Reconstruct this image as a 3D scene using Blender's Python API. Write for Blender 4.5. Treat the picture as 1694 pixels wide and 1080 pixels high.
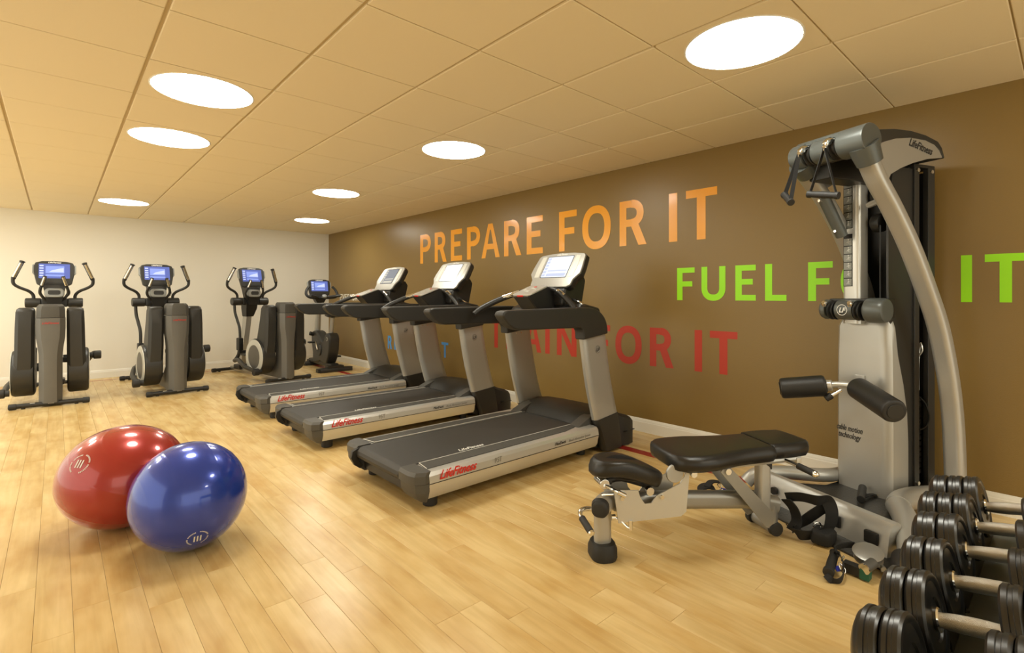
import bpy, bmesh, math, random
from mathutils import Vector, Matrix, Euler
random.seed(7)
R = math.radians
PI = math.pi
for o in list(bpy.data.objects):
    bpy.data.objects.remove(o, do_unlink=True)
SC = bpy.context.scene
COL = SC.collection

# ------------------------------------------------------------------ camera, world, exposure
EYE = 1.268                 # camera height
FPX = 838.0                 # focal length in pixels of the 1694 px wide frame
YAW = R(42.33)              # clockwise from +Y (the brown wall runs along +Y at x = WX)
cam_d = bpy.data.cameras.new('camera')
cam = bpy.data.objects.new('camera', cam_d)
COL.objects.link(cam)
cam.location = (0, 0, EYE)
cam.rotation_euler = (R(90), 0, -YAW)
cam_d.sensor_width = 36
cam_d.lens = FPX / 1694 * 36
cam_d.shift_x = -(857 - 847) / 1694
cam_d.shift_y = -(540 - 489) / 1694
cam_d.clip_start = 0.05
SC.camera = cam

world = bpy.data.worlds.new('world')
SC.world = world
world.use_nodes = True
world.node_tree.nodes['Background'].inputs[0].default_value = (1.0, 0.93, 0.74, 1)   # ambient fill added to lift ceiling and far end, through the open sides
world.node_tree.nodes['Background'].inputs[1].default_value = 1.25

SC.view_settings.view_transform = 'Standard'
SC.view_settings.look = 'None'
SC.view_settings.gamma = 1
SC.view_settings.use_curve_mapping = False
SC.view_settings.exposure = 0.48
LAMP_STRENGTH = 20.5
LAMP_COLOUR = (1.0, 0.975, 0.85)

# room
WX = 4.045      # brown wall
BY = 10.094     # cream wall
LX = -2.70
RY = -2.87
CZ = EYE + 1.2328
TILE = 0.61
GX0, GY0 = 0.3514, 2.6224

# ------------------------------------------------------------------ materials
MATS = {}
def nodes(name):
    m = bpy.data.materials.new(name)
    m.use_nodes = True
    nt = m.node_tree
    b = nt.nodes['Principled BSDF']
    MATS[name] = m
    return m, nt, b

def mat(name, col, rough=0.5, metal=0.0, bump=0.0, bscale=200, var=0.0, vscale=6, coat=0.0, spec=None, aniso=0):
    m, nt, b = nodes(name)
    b.inputs['Base Color'].default_value = (*col, 1)
    b.inputs['Roughness'].default_value = rough
    b.inputs['Metallic'].default_value = metal
    if coat:
        b.inputs['Coat Weight'].default_value = coat
        b.inputs['Coat Roughness'].default_value = 0.12
    if spec is not None:
        b.inputs['Specular IOR Level'].default_value = spec
    N, L = nt.nodes, nt.links
    geo = N.new('ShaderNodeNewGeometry')
    if bump:
        n = N.new('ShaderNodeTexNoise'); n.inputs['Scale'].default_value = bscale
        n.inputs['Detail'].default_value = 3
        L.new(geo.outputs['Position'], n.inputs['Vector'])
        bp = N.new('ShaderNodeBump'); bp.inputs['Strength'].default_value = bump
        bp.inputs['Distance'].default_value = 0.002
        L.new(n.outputs['Fac'], bp.inputs['Height'])
        L.new(bp.outputs['Normal'], b.inputs['Normal'])
    if var:
        n = N.new('ShaderNodeTexNoise'); n.inputs['Scale'].default_value = vscale
        n.inputs['Detail'].default_value = 4
        L.new(geo.outputs['Position'], n.inputs['Vector'])
        mx = N.new('ShaderNodeMix'); mx.data_type = 'RGBA'
        mx.inputs[6].default_value = (*[c * (1 - var) for c in col], 1)
        mx.inputs[7].default_value = (*[min(1, c * (1 + var)) for c in col], 1)
        L.new(n.outputs['Fac'], mx.inputs[0])
        L.new(mx.outputs[2], b.inputs['Base Color'])
    return m

def emit(name, col, strength, gloss=0.08):
    m, nt, b = nodes(name)
    b.inputs['Base Color'].default_value = (*[c * .3 for c in col], 1)
    b.inputs['Roughness'].default_value = gloss
    b.inputs['Emission Color'].default_value = (*col, 1)
    b.inputs['Emission Strength'].default_value = strength
    return m

mat('silver', (.47, .465, .44), .36, .55, var=.05, vscale=3, bump=.04, bscale=500)
mat('silver_light', (.62, .615, .585), .30, .55, bump=.03, bscale=600)
mat('silver_dark', (.33, .325, .305), .36, .6, bump=.03, bscale=500)
mat('chrome', (.8, .79, .76), .12, 1.0)
mat('steel_knurl', (.62, .60, .55), .30, .95, bump=.6, bscale=900)
mat('gym_grey', (.105, .116, .112), .34, .25, var=.05)
mat('shroud_grey', (.135, .131, .121), .42, .2, var=.06, bump=.04, bscale=400)
mat('shroud_dark', (.028, .0275, .0255), .42, .0, var=.08, bump=.05, bscale=500)
mat('plastic', (.017, .0165, .0155), .42, 0, bump=.06, bscale=600)
mat('plastic_warm', (.025, .024, .0215), .46, 0, bump=.1, bscale=700)
mat('cap_grey', (.070, .067, .060), .48, 0, bump=.06, bscale=600)
mat('belt', (.034, .032, .029), .55, 0, bump=.25, bscale=900, var=.12, vscale=4)
mat('foot_strip', (.060, .057, .050), .7, 0, bump=.5, bscale=700)
mat('rubber', (.018, .018, .018), .55, 0, bump=.1, bscale=500)
mat('rubber_gloss', (.011, .0105, .010), .34, 0, coat=.25)
MATS['rubber_gloss'].node_tree.nodes['Principled BSDF'].inputs['Coat Roughness'].default_value = .2
mat('bezel', (.40, .39, .36), .30, .35)
mat('foam', (.014, .0135, .013), .48, 0, bump=.15, bscale=300)
mat('leather', (.013, .0122, .0115), .34, 0, bump=.22, bscale=420)
mat('webbing', (.010, .010, .010), .75, 0, bump=.5, bscale=800)
mat('black', (.006, .006, .006), .5)
mat('line_white', (.68, .67, .62), .5)
mat('ink_red', (.62, .022, .018), .45)
mat('ink_grey', (.22, .21, .19), .5)
mat('ink_dark', (.03, .03, .03), .5)
mat('ink_white', (.75, .75, .72), .5)
mat('panel_grey', (.30, .31, .30), .35, .1)
mat('pad_light', (.60, .60, .55), .30, .1)
mat('red_plastic', (.65, .03, .02), .35)
mat('green_tag', (.01, .10, .055), .5)
mat('blue_strap', (.02, .03, .42), .6)
mat('trim_white', (.84, .82, .75), .38)
mat('orange', (.90, .38, .020), .24, coat=.3, bump=.10, bscale=220)
mat('green', (.34, .86, .003), .40, bump=.08, bscale=220)
mat('red', (.46, .036, .014), .42, bump=.08, bscale=220)
mat('blue', (.070, .27, .62), .42, bump=.08, bscale=220)
mat('white', (.88, .86, .78), .42)
mat('tape', (.33, .018, .010), .38)
mat('ceiling_white', (.86, .75, .525), .85, bump=.25, bscale=260)  # white tiles; warm bounce from the floor is put into this tan
mat('grid', (.55, .44, .26), .6)
mat('cream', (.86, .83, .745), .62, bump=.12, bscale=150, var=.015, vscale=1.2)
mat('joint', (.22, .13, .05), .7)
mat('screen_off', (.02, .025, .03), .10)
mat('label', (.22, .23, .21), .4)
mat('diamond', (.018, .017, .015), .38, 0, bump=1.0, bscale=90, var=.3, vscale=40)

emit('screen_blue', (.10, .135, .40), .8)
emit('screen_mid', (.22, .29, .66), .85)
emit('screen_pale', (.50, .56, .82), .8)
emit('screen_dim', (.30, .34, .42), .35, .06)
emit('screen_haze', (.66, .72, .88), .85, .06)  # nearest treadmill screen: ceiling glare put into its glow
emit('screen_key', (.48, .54, .74), .7, .06)  # keys paled to match the glare painted on that screen
emit('screen_glare', (.95, .95, .93), 1.05, .06)  # middle treadmill screen: reflected lamp glare painted as plain white glow
emit('diffuser', LAMP_COLOUR, LAMP_STRENGTH)

def wall_brown():
    m, nt, b = nodes('brown')
    N, L = nt.nodes, nt.links
    geo = N.new('ShaderNodeNewGeometry')
    n = N.new('ShaderNodeTexNoise'); n.inputs['Scale'].default_value = .8; n.inputs['Detail'].default_value = 5
    L.new(geo.outputs['Position'], n.inputs['Vector'])
    mx = N.new('ShaderNodeMix'); mx.data_type = 'RGBA'
    mx.inputs[6].default_value = (.225, .145, .043, 1)
    mx.inputs[7].default_value = (.255, .166, .052, 1)
    L.new(n.outputs['Fac'], mx.inputs[0]); L.new(mx.outputs[2], b.inputs['Base Color'])
    b.inputs['Roughness'].default_value = .32
    b.inputs['Specular IOR Level'].default_value = .40
    n2 = N.new('ShaderNodeTexNoise'); n2.inputs['Scale'].default_value = 170; n2.inputs['Detail'].default_value = 2
    L.new(geo.outputs['Position'], n2.inputs['Vector'])
    bp = N.new('ShaderNodeBump'); bp.inputs['Strength'].default_value = .28; bp.inputs['Distance'].default_value = .002
    L.new(n2.outputs['Fac'], bp.inputs['Height']); L.new(bp.outputs['Normal'], b.inputs['Normal'])
wall_brown()

def wood():
    m, nt, b = nodes('maple')
    N, L = nt.nodes, nt.links
    geo = N.new('ShaderNodeNewGeometry'); info = N.new('ShaderNodeObjectInfo')
    add = N.new('ShaderNodeMath'); add.operation = 'ADD'
    L.new(geo.outputs['Random Per Island'], add.inputs[0]); L.new(info.outputs['Random'], add.inputs[1])
    fr = N.new('ShaderNodeMath'); fr.operation = 'FRACT'; L.new(add.outputs[0], fr.inputs[0])
    off = N.new('ShaderNodeMath'); off.operation = 'MULTIPLY'; off.inputs[1].default_value = 37.0
    L.new(fr.outputs[0], off.inputs[0])
    cmb = N.new('ShaderNodeCombineXYZ'); L.new(off.outputs[0], cmb.inputs[0]); L.new(off.outputs[0], cmb.inputs[1])
    va = N.new('ShaderNodeVectorMath'); va.operation = 'ADD'
    L.new(geo.outputs['Position'], va.inputs[0]); L.new(cmb.outputs[0], va.inputs[1])
    mp = N.new('ShaderNodeMapping'); mp.inputs['Scale'].default_value = (26, 1.6, 1)
    L.new(va.outputs[0], mp.inputs['Vector'])
    n = N.new('ShaderNodeTexNoise'); n.inputs['Scale'].default_value = 1.0; n.inputs['Detail'].default_value = 6
    n.inputs['Distortion'].default_value = .8
    L.new(mp.outputs[0], n.inputs['Vector'])
    mp2 = N.new('ShaderNodeMapping'); mp2.inputs['Scale'].default_value = (7, 2.4, 1)
    L.new(va.outputs[0], mp2.inputs['Vector'])
    n2 = N.new('ShaderNodeTexNoise'); n2.inputs['Scale'].default_value = 1.0; n2.inputs['Detail'].default_value = 3
    L.new(mp2.outputs[0], n2.inputs['Vector'])
    cr = N.new('ShaderNodeValToRGB')
    cr.color_ramp.elements[0].position = .30; cr.color_ramp.elements[0].color = (.63, .42, .155, 1)
    cr.color_ramp.elements[1].position = .62; cr.color_ramp.elements[1].color = (.78, .595, .290, 1)
    L.new(n2.outputs['Fac'], cr.inputs[0])
    cr2 = N.new('ShaderNodeValToRGB')
    cr2.color_ramp.elements[0].position = .35; cr2.color_ramp.elements[0].color = (.90, .88, .84, 1)
    cr2.color_ramp.elements[1].position = .6; cr2.color_ramp.elements[1].color = (1, 1, 1, 1)
    L.new(n.outputs['Fac'], cr2.inputs[0])
    mul = N.new('ShaderNodeMix'); mul.data_type = 'RGBA'; mul.blend_type = 'MULTIPLY'; mul.inputs[0].default_value = 1
    L.new(cr.outputs[0], mul.inputs[6]); L.new(cr2.outputs[0], mul.inputs[7])
    cr3 = N.new('ShaderNodeValToRGB')
    cr3.color_ramp.elements[0].color = (.93, .90, .86, 1); cr3.color_ramp.elements[1].color = (1, 1, 1, 1)
    L.new(fr.outputs[0], cr3.inputs[0])
    mul2 = N.new('ShaderNodeMix'); mul2.data_type = 'RGBA'; mul2.blend_type = 'MULTIPLY'; mul2.inputs[0].default_value = 1
    L.new(mul.outputs[2], mul2.inputs[6]); L.new(cr3.outputs[0], mul2.inputs[7])
    L.new(mul2.outputs[2], b.inputs['Base Color'])
    b.inputs['Roughness'].default_value = .27
    b.inputs['Specular IOR Level'].default_value = .5
    n3 = N.new('ShaderNodeTexNoise'); n3.inputs['Scale'].default_value = 14; n3.inputs['Detail'].default_value = 3
    L.new(geo.outputs['Position'], n3.inputs['Vector'])
    bp = N.new('ShaderNodeBump'); bp.inputs['Strength'].default_value = .12; bp.inputs['Distance'].default_value = .004
    L.new(n3.outputs['Fac'], bp.inputs['Height']); L.new(bp.outputs['Normal'], b.inputs['Normal'])
wood()

def ballmat(name, c):
    m, nt, b = nodes(name)
    b.inputs['Base Color'].default_value = (*c, 1)
    b.inputs['Roughness'].default_value = .25
    b.inputs['Metallic'].default_value = .30
    b.inputs['Coat Weight'].default_value = .8
    b.inputs['Coat Roughness'].default_value = .06
ballmat('ball_red', (.37, .022, .020))
ballmat('ball_blue', (.012, .050, .42))

# ------------------------------------------------------------------ mesh helpers
SPLIT = {'bolt', 'roller_cap', 'stack_shroud', 'seat_linkage', 'levelling_foot', 'end_cap', 'foot_cap', 'beam_slot', 'button', 'placard_field', 'pulley', 'stack_post', 'console_edge', 'side_pad', 'cable', 'placard_mark', 'saddle', 'screen_key', 'sticker'}
def islands(bm):
    seen, out = set(), []
    for f in bm.faces:
        if f in seen: continue
        st, cur = [f], []
        seen.add(f)
        while st:
            g = st.pop(); cur.append(g)
            for v in g.verts:
                for h in v.link_faces:
                    if h not in seen: seen.add(h); st.append(h)
        out.append(cur)
    return out
class MB:
    """collects shapes; link() makes them one mesh object"""
    def __init__(s):
        s.bm = bmesh.new()
    def _xf(s, vs, loc=(0, 0, 0), rot=(0, 0, 0), M=None):
        T = M if M is not None else Matrix.Translation(loc) @ Euler(rot).to_matrix().to_4x4()
        for v in vs:
            v.co = T @ v.co
    def box(s, x0, x1, y0, y1, z0, z1, bev=0, seg=2, rot=(0, 0, 0), M=None):
        cx, cy, cz = (x0 + x1) / 2, (y0 + y1) / 2, (z0 + z1) / 2
        b = bmesh.new()
        bmesh.ops.create_cube(b, size=1)
        for v in b.verts:
            v.co = Vector((v.co.x * (x1 - x0), v.co.y * (y1 - y0), v.co.z * (z1 - z0)))
        if bev:
            bmesh.ops.bevel(b, geom=b.edges[:], offset=bev, segments=seg, affect='EDGES', profile=.5)
        T = Matrix.Translation((cx, cy, cz)) @ Euler(rot).to_matrix().to_4x4()
        if M is not None: T = M @ T
        return s.merge(b, T)
    def merge(s, b, T=Matrix()):
        mp = {}
        for v in b.verts:
            mp[v] = s.bm.verts.new(T @ v.co)
        flip = T.to_3x3().determinant() < 0
        for f in b.faces:
            vs = [mp[v] for v in f.verts]
            if flip: vs.reverse()
            try:
                nf = s.bm.faces.new(vs); nf.material_index = f.material_index; nf.smooth = f.smooth
            except ValueError:
                pass
        b.free()
        return s
    def prism(s, pts, a0, a1, plane='xz', bev=0, seg=2, M=Matrix()):
        """polygon pts in a plane, extruded along the remaining axis from a0 to a1"""
        def P(p, a):
            if plane == 'xz': return (p[0], a, p[1])
            if plane == 'yz': return (a, p[0], p[1])
            return (p[0], p[1], a)
        b = bmesh.new()
        A = [b.verts.new(P(p, a0)) for p in pts]
        B = [b.verts.new(P(p, a1)) for p in pts]
        n = len(pts)
        b.faces.new(A); b.faces.new(B[::-1])
        for i in range(n):
            b.faces.new((A[i], B[i], B[(i + 1) % n], A[(i + 1) % n]))
        bmesh.ops.recalc_face_normals(b, faces=b.faces[:])
        if bev:
            ed = [e for e in b.edges if len(e.link_faces) == 2 and e.calc_face_angle(0) > .6]
            bmesh.ops.bevel(b, geom=ed, offset=bev, segments=seg, affect='EDGES', profile=.5, clamp_overlap=True)
        return s.merge(b, M)
    def loft(s, loops, cap=True, closed=False):
        rows = [[s.bm.verts.new(p) for p in lp] for lp in loops]
        n = len(rows[0])
        fs = []
        rr = rows + ([rows[0]] if closed else [])
        for a, b in zip(rr[:-1], rr[1:]):
            for i in range(n):
                fs.append(s.bm.faces.new((a[i], a[(i + 1) % n], b[(i + 1) % n], b[i])))
        if cap and not closed:
            fs.append(s.bm.faces.new(rows[0][::-1])); fs.append(s.bm.faces.new(rows[-1]))
        bmesh.ops.recalc_face_normals(s.bm, faces=fs)
        return s
    def tube(s, pts, r, n=12, smooth=0, sec=None, up=None, closed=False, cap=True):
        """sweep along pts; r number or list; sec = list of 2D points replacing the circle"""
        pts = [Vector(p) for p in pts]
        rs = r if isinstance(r, (list, tuple)) else [r] * len(pts)
        if smooth:
            pts, rs = catmull(pts, list(rs), smooth, closed)
        loops = []
        m = len(pts)
        u = Vector(up) if up else None
        prev = None
        for i, p in enumerate(pts):
            if closed:
                t = (pts[(i + 1) % m] - pts[i - 1]).normalized()
            else:
                t = (pts[min(i + 1, m - 1)] - pts[max(i - 1, 0)]).normalized()
            if u is not None:
                side = t.cross(u)
                if side.length < 1e-4: side = t.cross(Vector((.1, 1, .2)))
                side.normalize()
            elif prev is None:
                side = t.cross(Vector((0, 0, 1)))
                if side.length < 1e-3: side = t.cross(Vector((0, 1, 0)))
                side.normalize()
            else:
                side = (prev - t * prev.dot(t)).normalized()
            prev = side
            w = side.cross(t).normalized()
            q = sec if sec else [(math.cos(2 * PI * k / n), math.sin(2 * PI * k / n)) for k in range(n)]
            loops.append([p + (side * a + w * b) * rs[i] for a, b in q])
        return s.loft(loops, cap=cap, closed=closed)
    def cyl(s, p0, p1, r, n=24, bev=0.0, r2=None):
        p0, p1 = Vector(p0), Vector(p1)
        L = (p1 - p0).length
        r2 = r if r2 is None else r2
        if bev:
            k = min(bev, L * .45)
            prof = [(r - k, 0), (r - k * .3, k * .3), (r, k), (r2, L - k), (r2 - k * .3, L - k * .3), (r2 - k, L)]
        else:
            prof = [(r, 0), (r2, L)]
        return s.lathe(prof, p0, (p1 - p0).normalized(), n)
    def lathe(s, prof, origin=(0, 0, 0), axis=(0, 0, 1), n=24):
        """prof: (radius, along-axis)"""
        o, a = Vector(origin), Vector(axis).normalized()
        q = a.cross(Vector((0, 0, 1)))
        if q.length < 1e-3: q = a.cross(Vector((0, 1, 0)))
        q.normalize(); w = a.cross(q)
        loops = [[o + a * h + (q * math.cos(2 * PI * k / n) + w * math.sin(2 * PI * k / n)) * max(rr, 1e-4) for k in range(n)] for rr, h in prof]
        return s.loft(loops)
    def link(s, name, material, parent=None, smooth=38, M=None):
        if name in SPLIT:
            bmesh.ops.remove_doubles(s.bm, verts=s.bm.verts[:], dist=1e-6)
            isl = islands(s.bm)
            if len(isl) > 1:
                out = []
                for fs in isl:
                    q = MB(); mp = {}
                    for f in fs:
                        for v in f.verts:
                            if v not in mp: mp[v] = q.bm.verts.new(v.co)
                    for f in fs: q.bm.faces.new([mp[v] for v in f.verts])
                    out.append(q)
                s.bm.free()
                return [q.link(name, material, parent, smooth, M) for q in out][0]
        me = bpy.data.meshes.new(name)
        if M is not None:
            for v in s.bm.verts: v.co = M @ v.co
        bmesh.ops.remove_doubles(s.bm, verts=s.bm.verts[:], dist=1e-6)
        s.bm.to_mesh(me); s.bm.free()
        if smooth:
            me.shade_smooth()
            me.set_sharp_from_angle(angle=R(smooth))
        for mm in (material if isinstance(material, (list, tuple)) else [material]):
            me.materials.append(MATS[mm])
        o = bpy.data.objects.new(name, me)
        COL.objects.link(o)
        if parent: o.parent = parent
        if smooth:
            w = o.modifiers.new('wn', 'WEIGHTED_NORMAL'); w.keep_sharp = True
        return o

def catmull(pts, rs, k, closed=False):
    out, ro = [], []
    n = len(pts)
    rng = n if closed else n - 1
    for i in range(rng):
        if closed:
            p = [pts[(i + j) % n] for j in (-1, 0, 1, 2)]; q = [rs[(i + j) % n] for j in (0, 1)]
        else:
            p = [pts[max(i - 1, 0)], pts[i], pts[i + 1], pts[min(i + 2, n - 1)]]; q = [rs[i], rs[i + 1]]
        for j in range(k):
            t = j / k
            out.append(.5 * ((2 * p[1]) + (p[2] - p[0]) * t + (2 * p[0] - 5 * p[1] + 4 * p[2] - p[3]) * t * t + (3 * p[1] - p[0] - 3 * p[2] + p[3]) * t ** 3))
            ro.append(q[0] * (1 - t) + q[1] * t)
    if not closed:
        out.append(pts[-1]); ro.append(rs[-1])
    return out, ro

def rrect(w, h, r, k=4):
    """rounded rectangle outline, centred"""
    out = []
    for cx, cy, a in ((w / 2 - r, h / 2 - r, 0), (-w / 2 + r, h / 2 - r, 90), (-w / 2 + r, -h / 2 + r, 180), (w / 2 - r, -h / 2 + r, 270)):
        for j in range(k + 1):
            t = R(a + 90 * j / k)
            out.append((cx + r * math.cos(t), cy + r * math.sin(t)))
    return out

def empty(name, loc, rz, label, cat, group=None):
    o = bpy.data.objects.new(name, None)
    COL.objects.link(o)
    o.empty_display_size = .1
    o.location = loc; o.rotation_euler = (0, 0, rz)
    o['label'] = label; o['category'] = cat
    if group: o['group'] = group
    return o
def tag(o, label, cat, group=None):
    o['label'] = label; o['category'] = cat
    if group: o['group'] = group
    return o
def dup(root, loc, rz, label):
    r = root.copy(); COL.objects.link(r)
    r.location = loc; r.rotation_euler = (0, 0, rz); r['label'] = label
    def rec(src, dst):
        for ch in kids(src):
            c = ch.copy(); COL.objects.link(c); c.parent = dst
            rec(ch, c)
    rec(root, r)
    return r
def kids(o):
    return [c for c in COL.objects if c.parent == o]

def text_mesh(txt, size, name, material, parent, M, shear=0.0, offset=0.0, align='LEFT', depth=.0006, xs=1.0, spacing=1.0):
    cu = bpy.data.curves.new('t', 'FONT')
    cu.body = txt; cu.size = size; cu.shear = shear; cu.offset = offset; cu.extrude = depth
    cu.align_x = align; cu.resolution_u = 2; cu.space_character = spacing
    to = bpy.data.objects.new('t', cu)
    COL.objects.link(to)
    dg = bpy.context.evaluated_depsgraph_get()
    dg.update()
    me = bpy.data.meshes.new_from_object(to.evaluated_get(dg))
    bpy.data.objects.remove(to)
    me.transform(M @ Matrix.Diagonal((xs, 1, 1, 1)))
    me.materials.clear(); me.materials.append(MATS[material])
    me.name = name
    o = bpy.data.objects.new(name, me)
    COL.objects.link(o); o.parent = parent
    return o
def frame(origin, xdir, ydir):
    """matrix whose x, y axes lie along xdir, ydir (text plane)"""
    x = Vector(xdir).normalized(); y = Vector(ydir); y = (y - x * y.dot(x)).normalized(); z = x.cross(y)
    M = Matrix((x, y, z)).transposed().to_4x4(); M.translation = Vector(origin)
    return M

def proj(p):
    x = p[0] * math.cos(YAW) - p[1] * math.sin(YAW); z = p[0] * math.sin(YAW) + p[1] * math.cos(YAW)
    if z < .05: return None
    return 857 + FPX * x / z, 489 - FPX * (p[2] - EYE) / z, z

# ------------------------------------------------------------------ room shell
def struct(o):
    o['kind'] = 'structure'; return o
m = MB(); m.box(LX - .1, WX + .1, RY - .1, BY + .1, -.12, -.012); floor = struct(m.link('floor', 'joint', smooth=0))
m = MB(); m.box(WX, WX + .1, RY - .1, BY + .1, -.1, CZ + .1); struct(m.link('wall_right', 'brown', smooth=0))
m = MB(); m.box(LX - .1, WX, BY, BY + .1, -.1, CZ + .1); struct(m.link('wall_back', 'cream', smooth=0))
m = MB(); m.box(LX, WX, RY, BY, CZ + .006, CZ + .1); ceiling = struct(m.link('ceiling', 'grid', smooth=0))
m = MB(); m.box(LX - .1, LX, RY - .1, 1.0, -.1, CZ + .1); struct(m.link('wall_left', 'cream', smooth=0))     # stops short so the ambient fill can enter from the left

# baseboards: a board with a stepped, rounded top
def baseboard(name, p0, p1, nrm):
    p0, p1, n = Vector(p0), Vector(p1), Vector(nrm)
    prof = [(0, 0), (.016, 0), (.016, .090), (.013, .096), (.013, .102), (.010, .112), (.006, .120), (0, .123)]
    m = MB()
    m.loft([[p + n * a + Vector((0, 0, b)) for a, b in prof] for p in (p0, p1)])
    return struct(m.link(name, 'trim_white', smooth=20))
baseboard('baseboard_right', (WX, RY, 0), (WX, BY, 0), (-1, 0, 0))
baseboard('baseboard_back', (LX, BY, 0), (WX, BY, 0), (0, -1, 0))

# floor planks, each its own piece; the largest 300 in view as parts, the rest joined
PW, PL = .1145, 1.15
planks = []
ix = 0
x = LX
while x < WX - .001:
    x1 = min(x + PW, WX)
    y = RY - random.random() * PL
    while y < BY:
        y0, y1 = max(y, RY), min(y + PL, BY)
        if y1 - y0 > .02: planks.append((x, x1, y0, y1))
        y += PL
    x += PW
def plank_size(p):
    best = 0
    for t in (.02, .25, .5, .75, .98):
        q = proj(((p[0] + p[1]) / 2, p[2] + (p[3] - p[2]) * t, 0))
        if q and -20 < q[0] < 1714 and q[1] < 1100: best = max(best, 1 / q[2])
    return best
planks.sort(key=plank_size, reverse=True)
def plank_bm(m, x0, x1, y0, y1, z):
    g = .0004; c = .0008
    a = [(x0 + g, y0 + g), (x1 - g, y0 + g), (x1 - g, y1 - g), (x0 + g, y1 - g)]
    b = [(x0 + g + c, y0 + g + c), (x1 - g - c, y0 + g + c), (x1 - g - c, y1 - g - c), (x0 + g + c, y1 - g - c)]
    m.loft([[(p[0], p[1], -.012) for p in a], [(p[0], p[1], z - .0008) for p in a], [(p[0], p[1], z) for p in b]], cap=True)
cache = {}
rest = MB()
for k, (x0, x1, y0, y1) in enumerate(planks):
    if k < 300:
        key = (round(x1 - x0, 4), round(y1 - y0, 4))
        if key not in cache:
            m = MB(); plank_bm(m, 0, x1 - x0, 0, y1 - y0, 0)
            o = m.link('plank', 'maple', floor, smooth=0); cache[key] = o
        else:
            o = cache[key].copy(); COL.objects.link(o); o.parent = floor
        o.location = (x0, y0, 0)
    else:
        plank_bm(rest, x0, x1, y0, y1, 0)
o = rest.link('plank_field', 'maple', floor, smooth=0); o['kind'] = 'stuff'

# red tape lines on the floor
m = MB(); m.loft([[(3.455, RY, .0), (3.545, RY, .0), (3.545, RY, .0012), (3.455, RY, .0012)], [(3.455, BY - .02, 0), (3.545, BY - .02, 0), (3.545, BY - .02, .0012), (3.455, BY - .02, .0012)]])
struct(m.link('trim_1', 'tape', smooth=0))
m = MB(); m.loft([[(LX, 9.90, 0), (LX, 9.935, 0), (LX, 9.935, .0012), (LX, 9.90, .0012)], [(3.455, 9.70, 0), (3.455, 9.735, 0), (3.455, 9.735, .0012), (3.455, 9.70, .0012)]])
struct(m.link('trim_2', 'tape', smooth=0))

# ceiling tiles and round light fixtures set into their tiles
LIGHTS = [(3, -3, 'large round ceiling light nearest the camera, above the pulley machine'),
          (0, 1, 'round ceiling light at left, nearest of its row above the exercise balls'),
          (0, 3, 'round ceiling light at left, second in the row of three'),
          (0, 9, 'round ceiling light at left, farthest of its row, near the cream wall'),
          (3, 1, 'round ceiling light in the middle, above the nearest treadmill'),
          (3, 5, 'round ceiling light in the middle, beyond the one above the nearest treadmill'),
          (4, 9, 'smallest round ceiling light, close to the far corner')]
FILL_LIGHTS = [((3, -7), 'unseen ceiling light added as fill behind the viewer, near the brown wall'), ((-3, 5), 'unseen ceiling light added as fill in an outer left row, nearest'),
          ((-3, 7), 'unseen ceiling light added as fill in an outer left row, second'), ((-3, 9), 'unseen ceiling light added as fill in an outer left row, before the cream wall'),
          ((-5, 8), 'unseen ceiling light added as fill at the open left side of the room')]  # lamps added out of view to brighten the room
lit = {(a, b) for a, b, _ in LIGHTS} | {p for p, _ in FILL_LIGHTS}
LR = .268
tcache = {}
hcol, vcol = .0085, .0035     # half gaps
for i in range(-5, 7):
    for j in range(-9, 13):
        x0, x1 = GX0 + i * TILE + hcol, min(GX0 + (i + 1) * TILE - hcol, WX)
        if i == 5: x1 = WX
        if i == 6: continue
        y0, y1 = GY0 + j * TILE + vcol, min(GY0 + (j + 1) * TILE - vcol, BY)
        if y1 - y0 < .02 or x1 - x0 < .02: continue
        key = (round(x1 - x0, 4), round(y1 - y0, 4), (i, j) in lit)
        if key not in tcache:
            w, l = x1 - x0, y1 - y0
            m = MB()
            if (i, j) in lit:
                n = 48; cx, cy = w / 2, l / 2
                inner, outer = [], []
                for k in range(n):
                    a = 2 * PI * k / n
                    c, s_ = math.cos(a), math.sin(a)
                    inner.append((cx + LR * c, cy + LR * s_))
                    sc = min(cx / max(abs(c), 1e-6), cy / max(abs(s_), 1e-6))
                    outer.append((cx + sc * c, cy + sc * s_))
                m.loft([[(p[0], p[1], .006) for p in outer], [(p[0], p[1], -.004) for p in outer],
                        [(p[0], p[1], -.004) for p in inner], [(p[0], p[1], .005) for p in inner]], cap=False)
            else:
                c = .004
                m.loft([[(0, 0, .006), (w, 0, .006), (w, l, .006), (0, l, .006)],
                        [(0, 0, -.002), (w, 0, -.002), (w, l, -.002), (0, l, -.002)],
                        [(c, c, -.004), (w - c, c, -.004), (w - c, l - c, -.004), (c, l - c, -.004)]])
            o = m.link('ceiling_tile', 'ceiling_white', ceiling, smooth=0)
            tcache[key] = o
        else:
            o = tcache[key].copy(); COL.objects.link(o); o.parent = ceiling
        o.location = (x0, y0, CZ)
def light(i, j, label):
    cx, cy = GX0 + (i + .5) * TILE, GY0 + (j + .5) * TILE
    t = empty('ceiling_light', (cx, cy, CZ), 0, label, 'ceiling light', 'round lights in the tiled ceiling')
    m = MB(); n = 48
    m.loft([[(rr * math.cos(2 * PI * k / n), rr * math.sin(2 * PI * k / n), z) for k in range(n)] for rr, z in
            ((LR + .004, -.0045), (LR - .002, -.0075), (LR - .006, -.0065), (LR - .006, .003))], cap=False)
    m.link('rim', 'trim_white', t)
    m = MB(); m.lathe([(LR - .007, -.0035), (LR - .02, -.0055), (.001, -.0060)], (0, 0, 0), (0, 0, 1), 48)
    m.link('diffuser', 'diffuser', t)
for i, j, lb in LIGHTS: light(i, j, lb)
for (i, j), lb in FILL_LIGHTS: light(i, j, lb)

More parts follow.
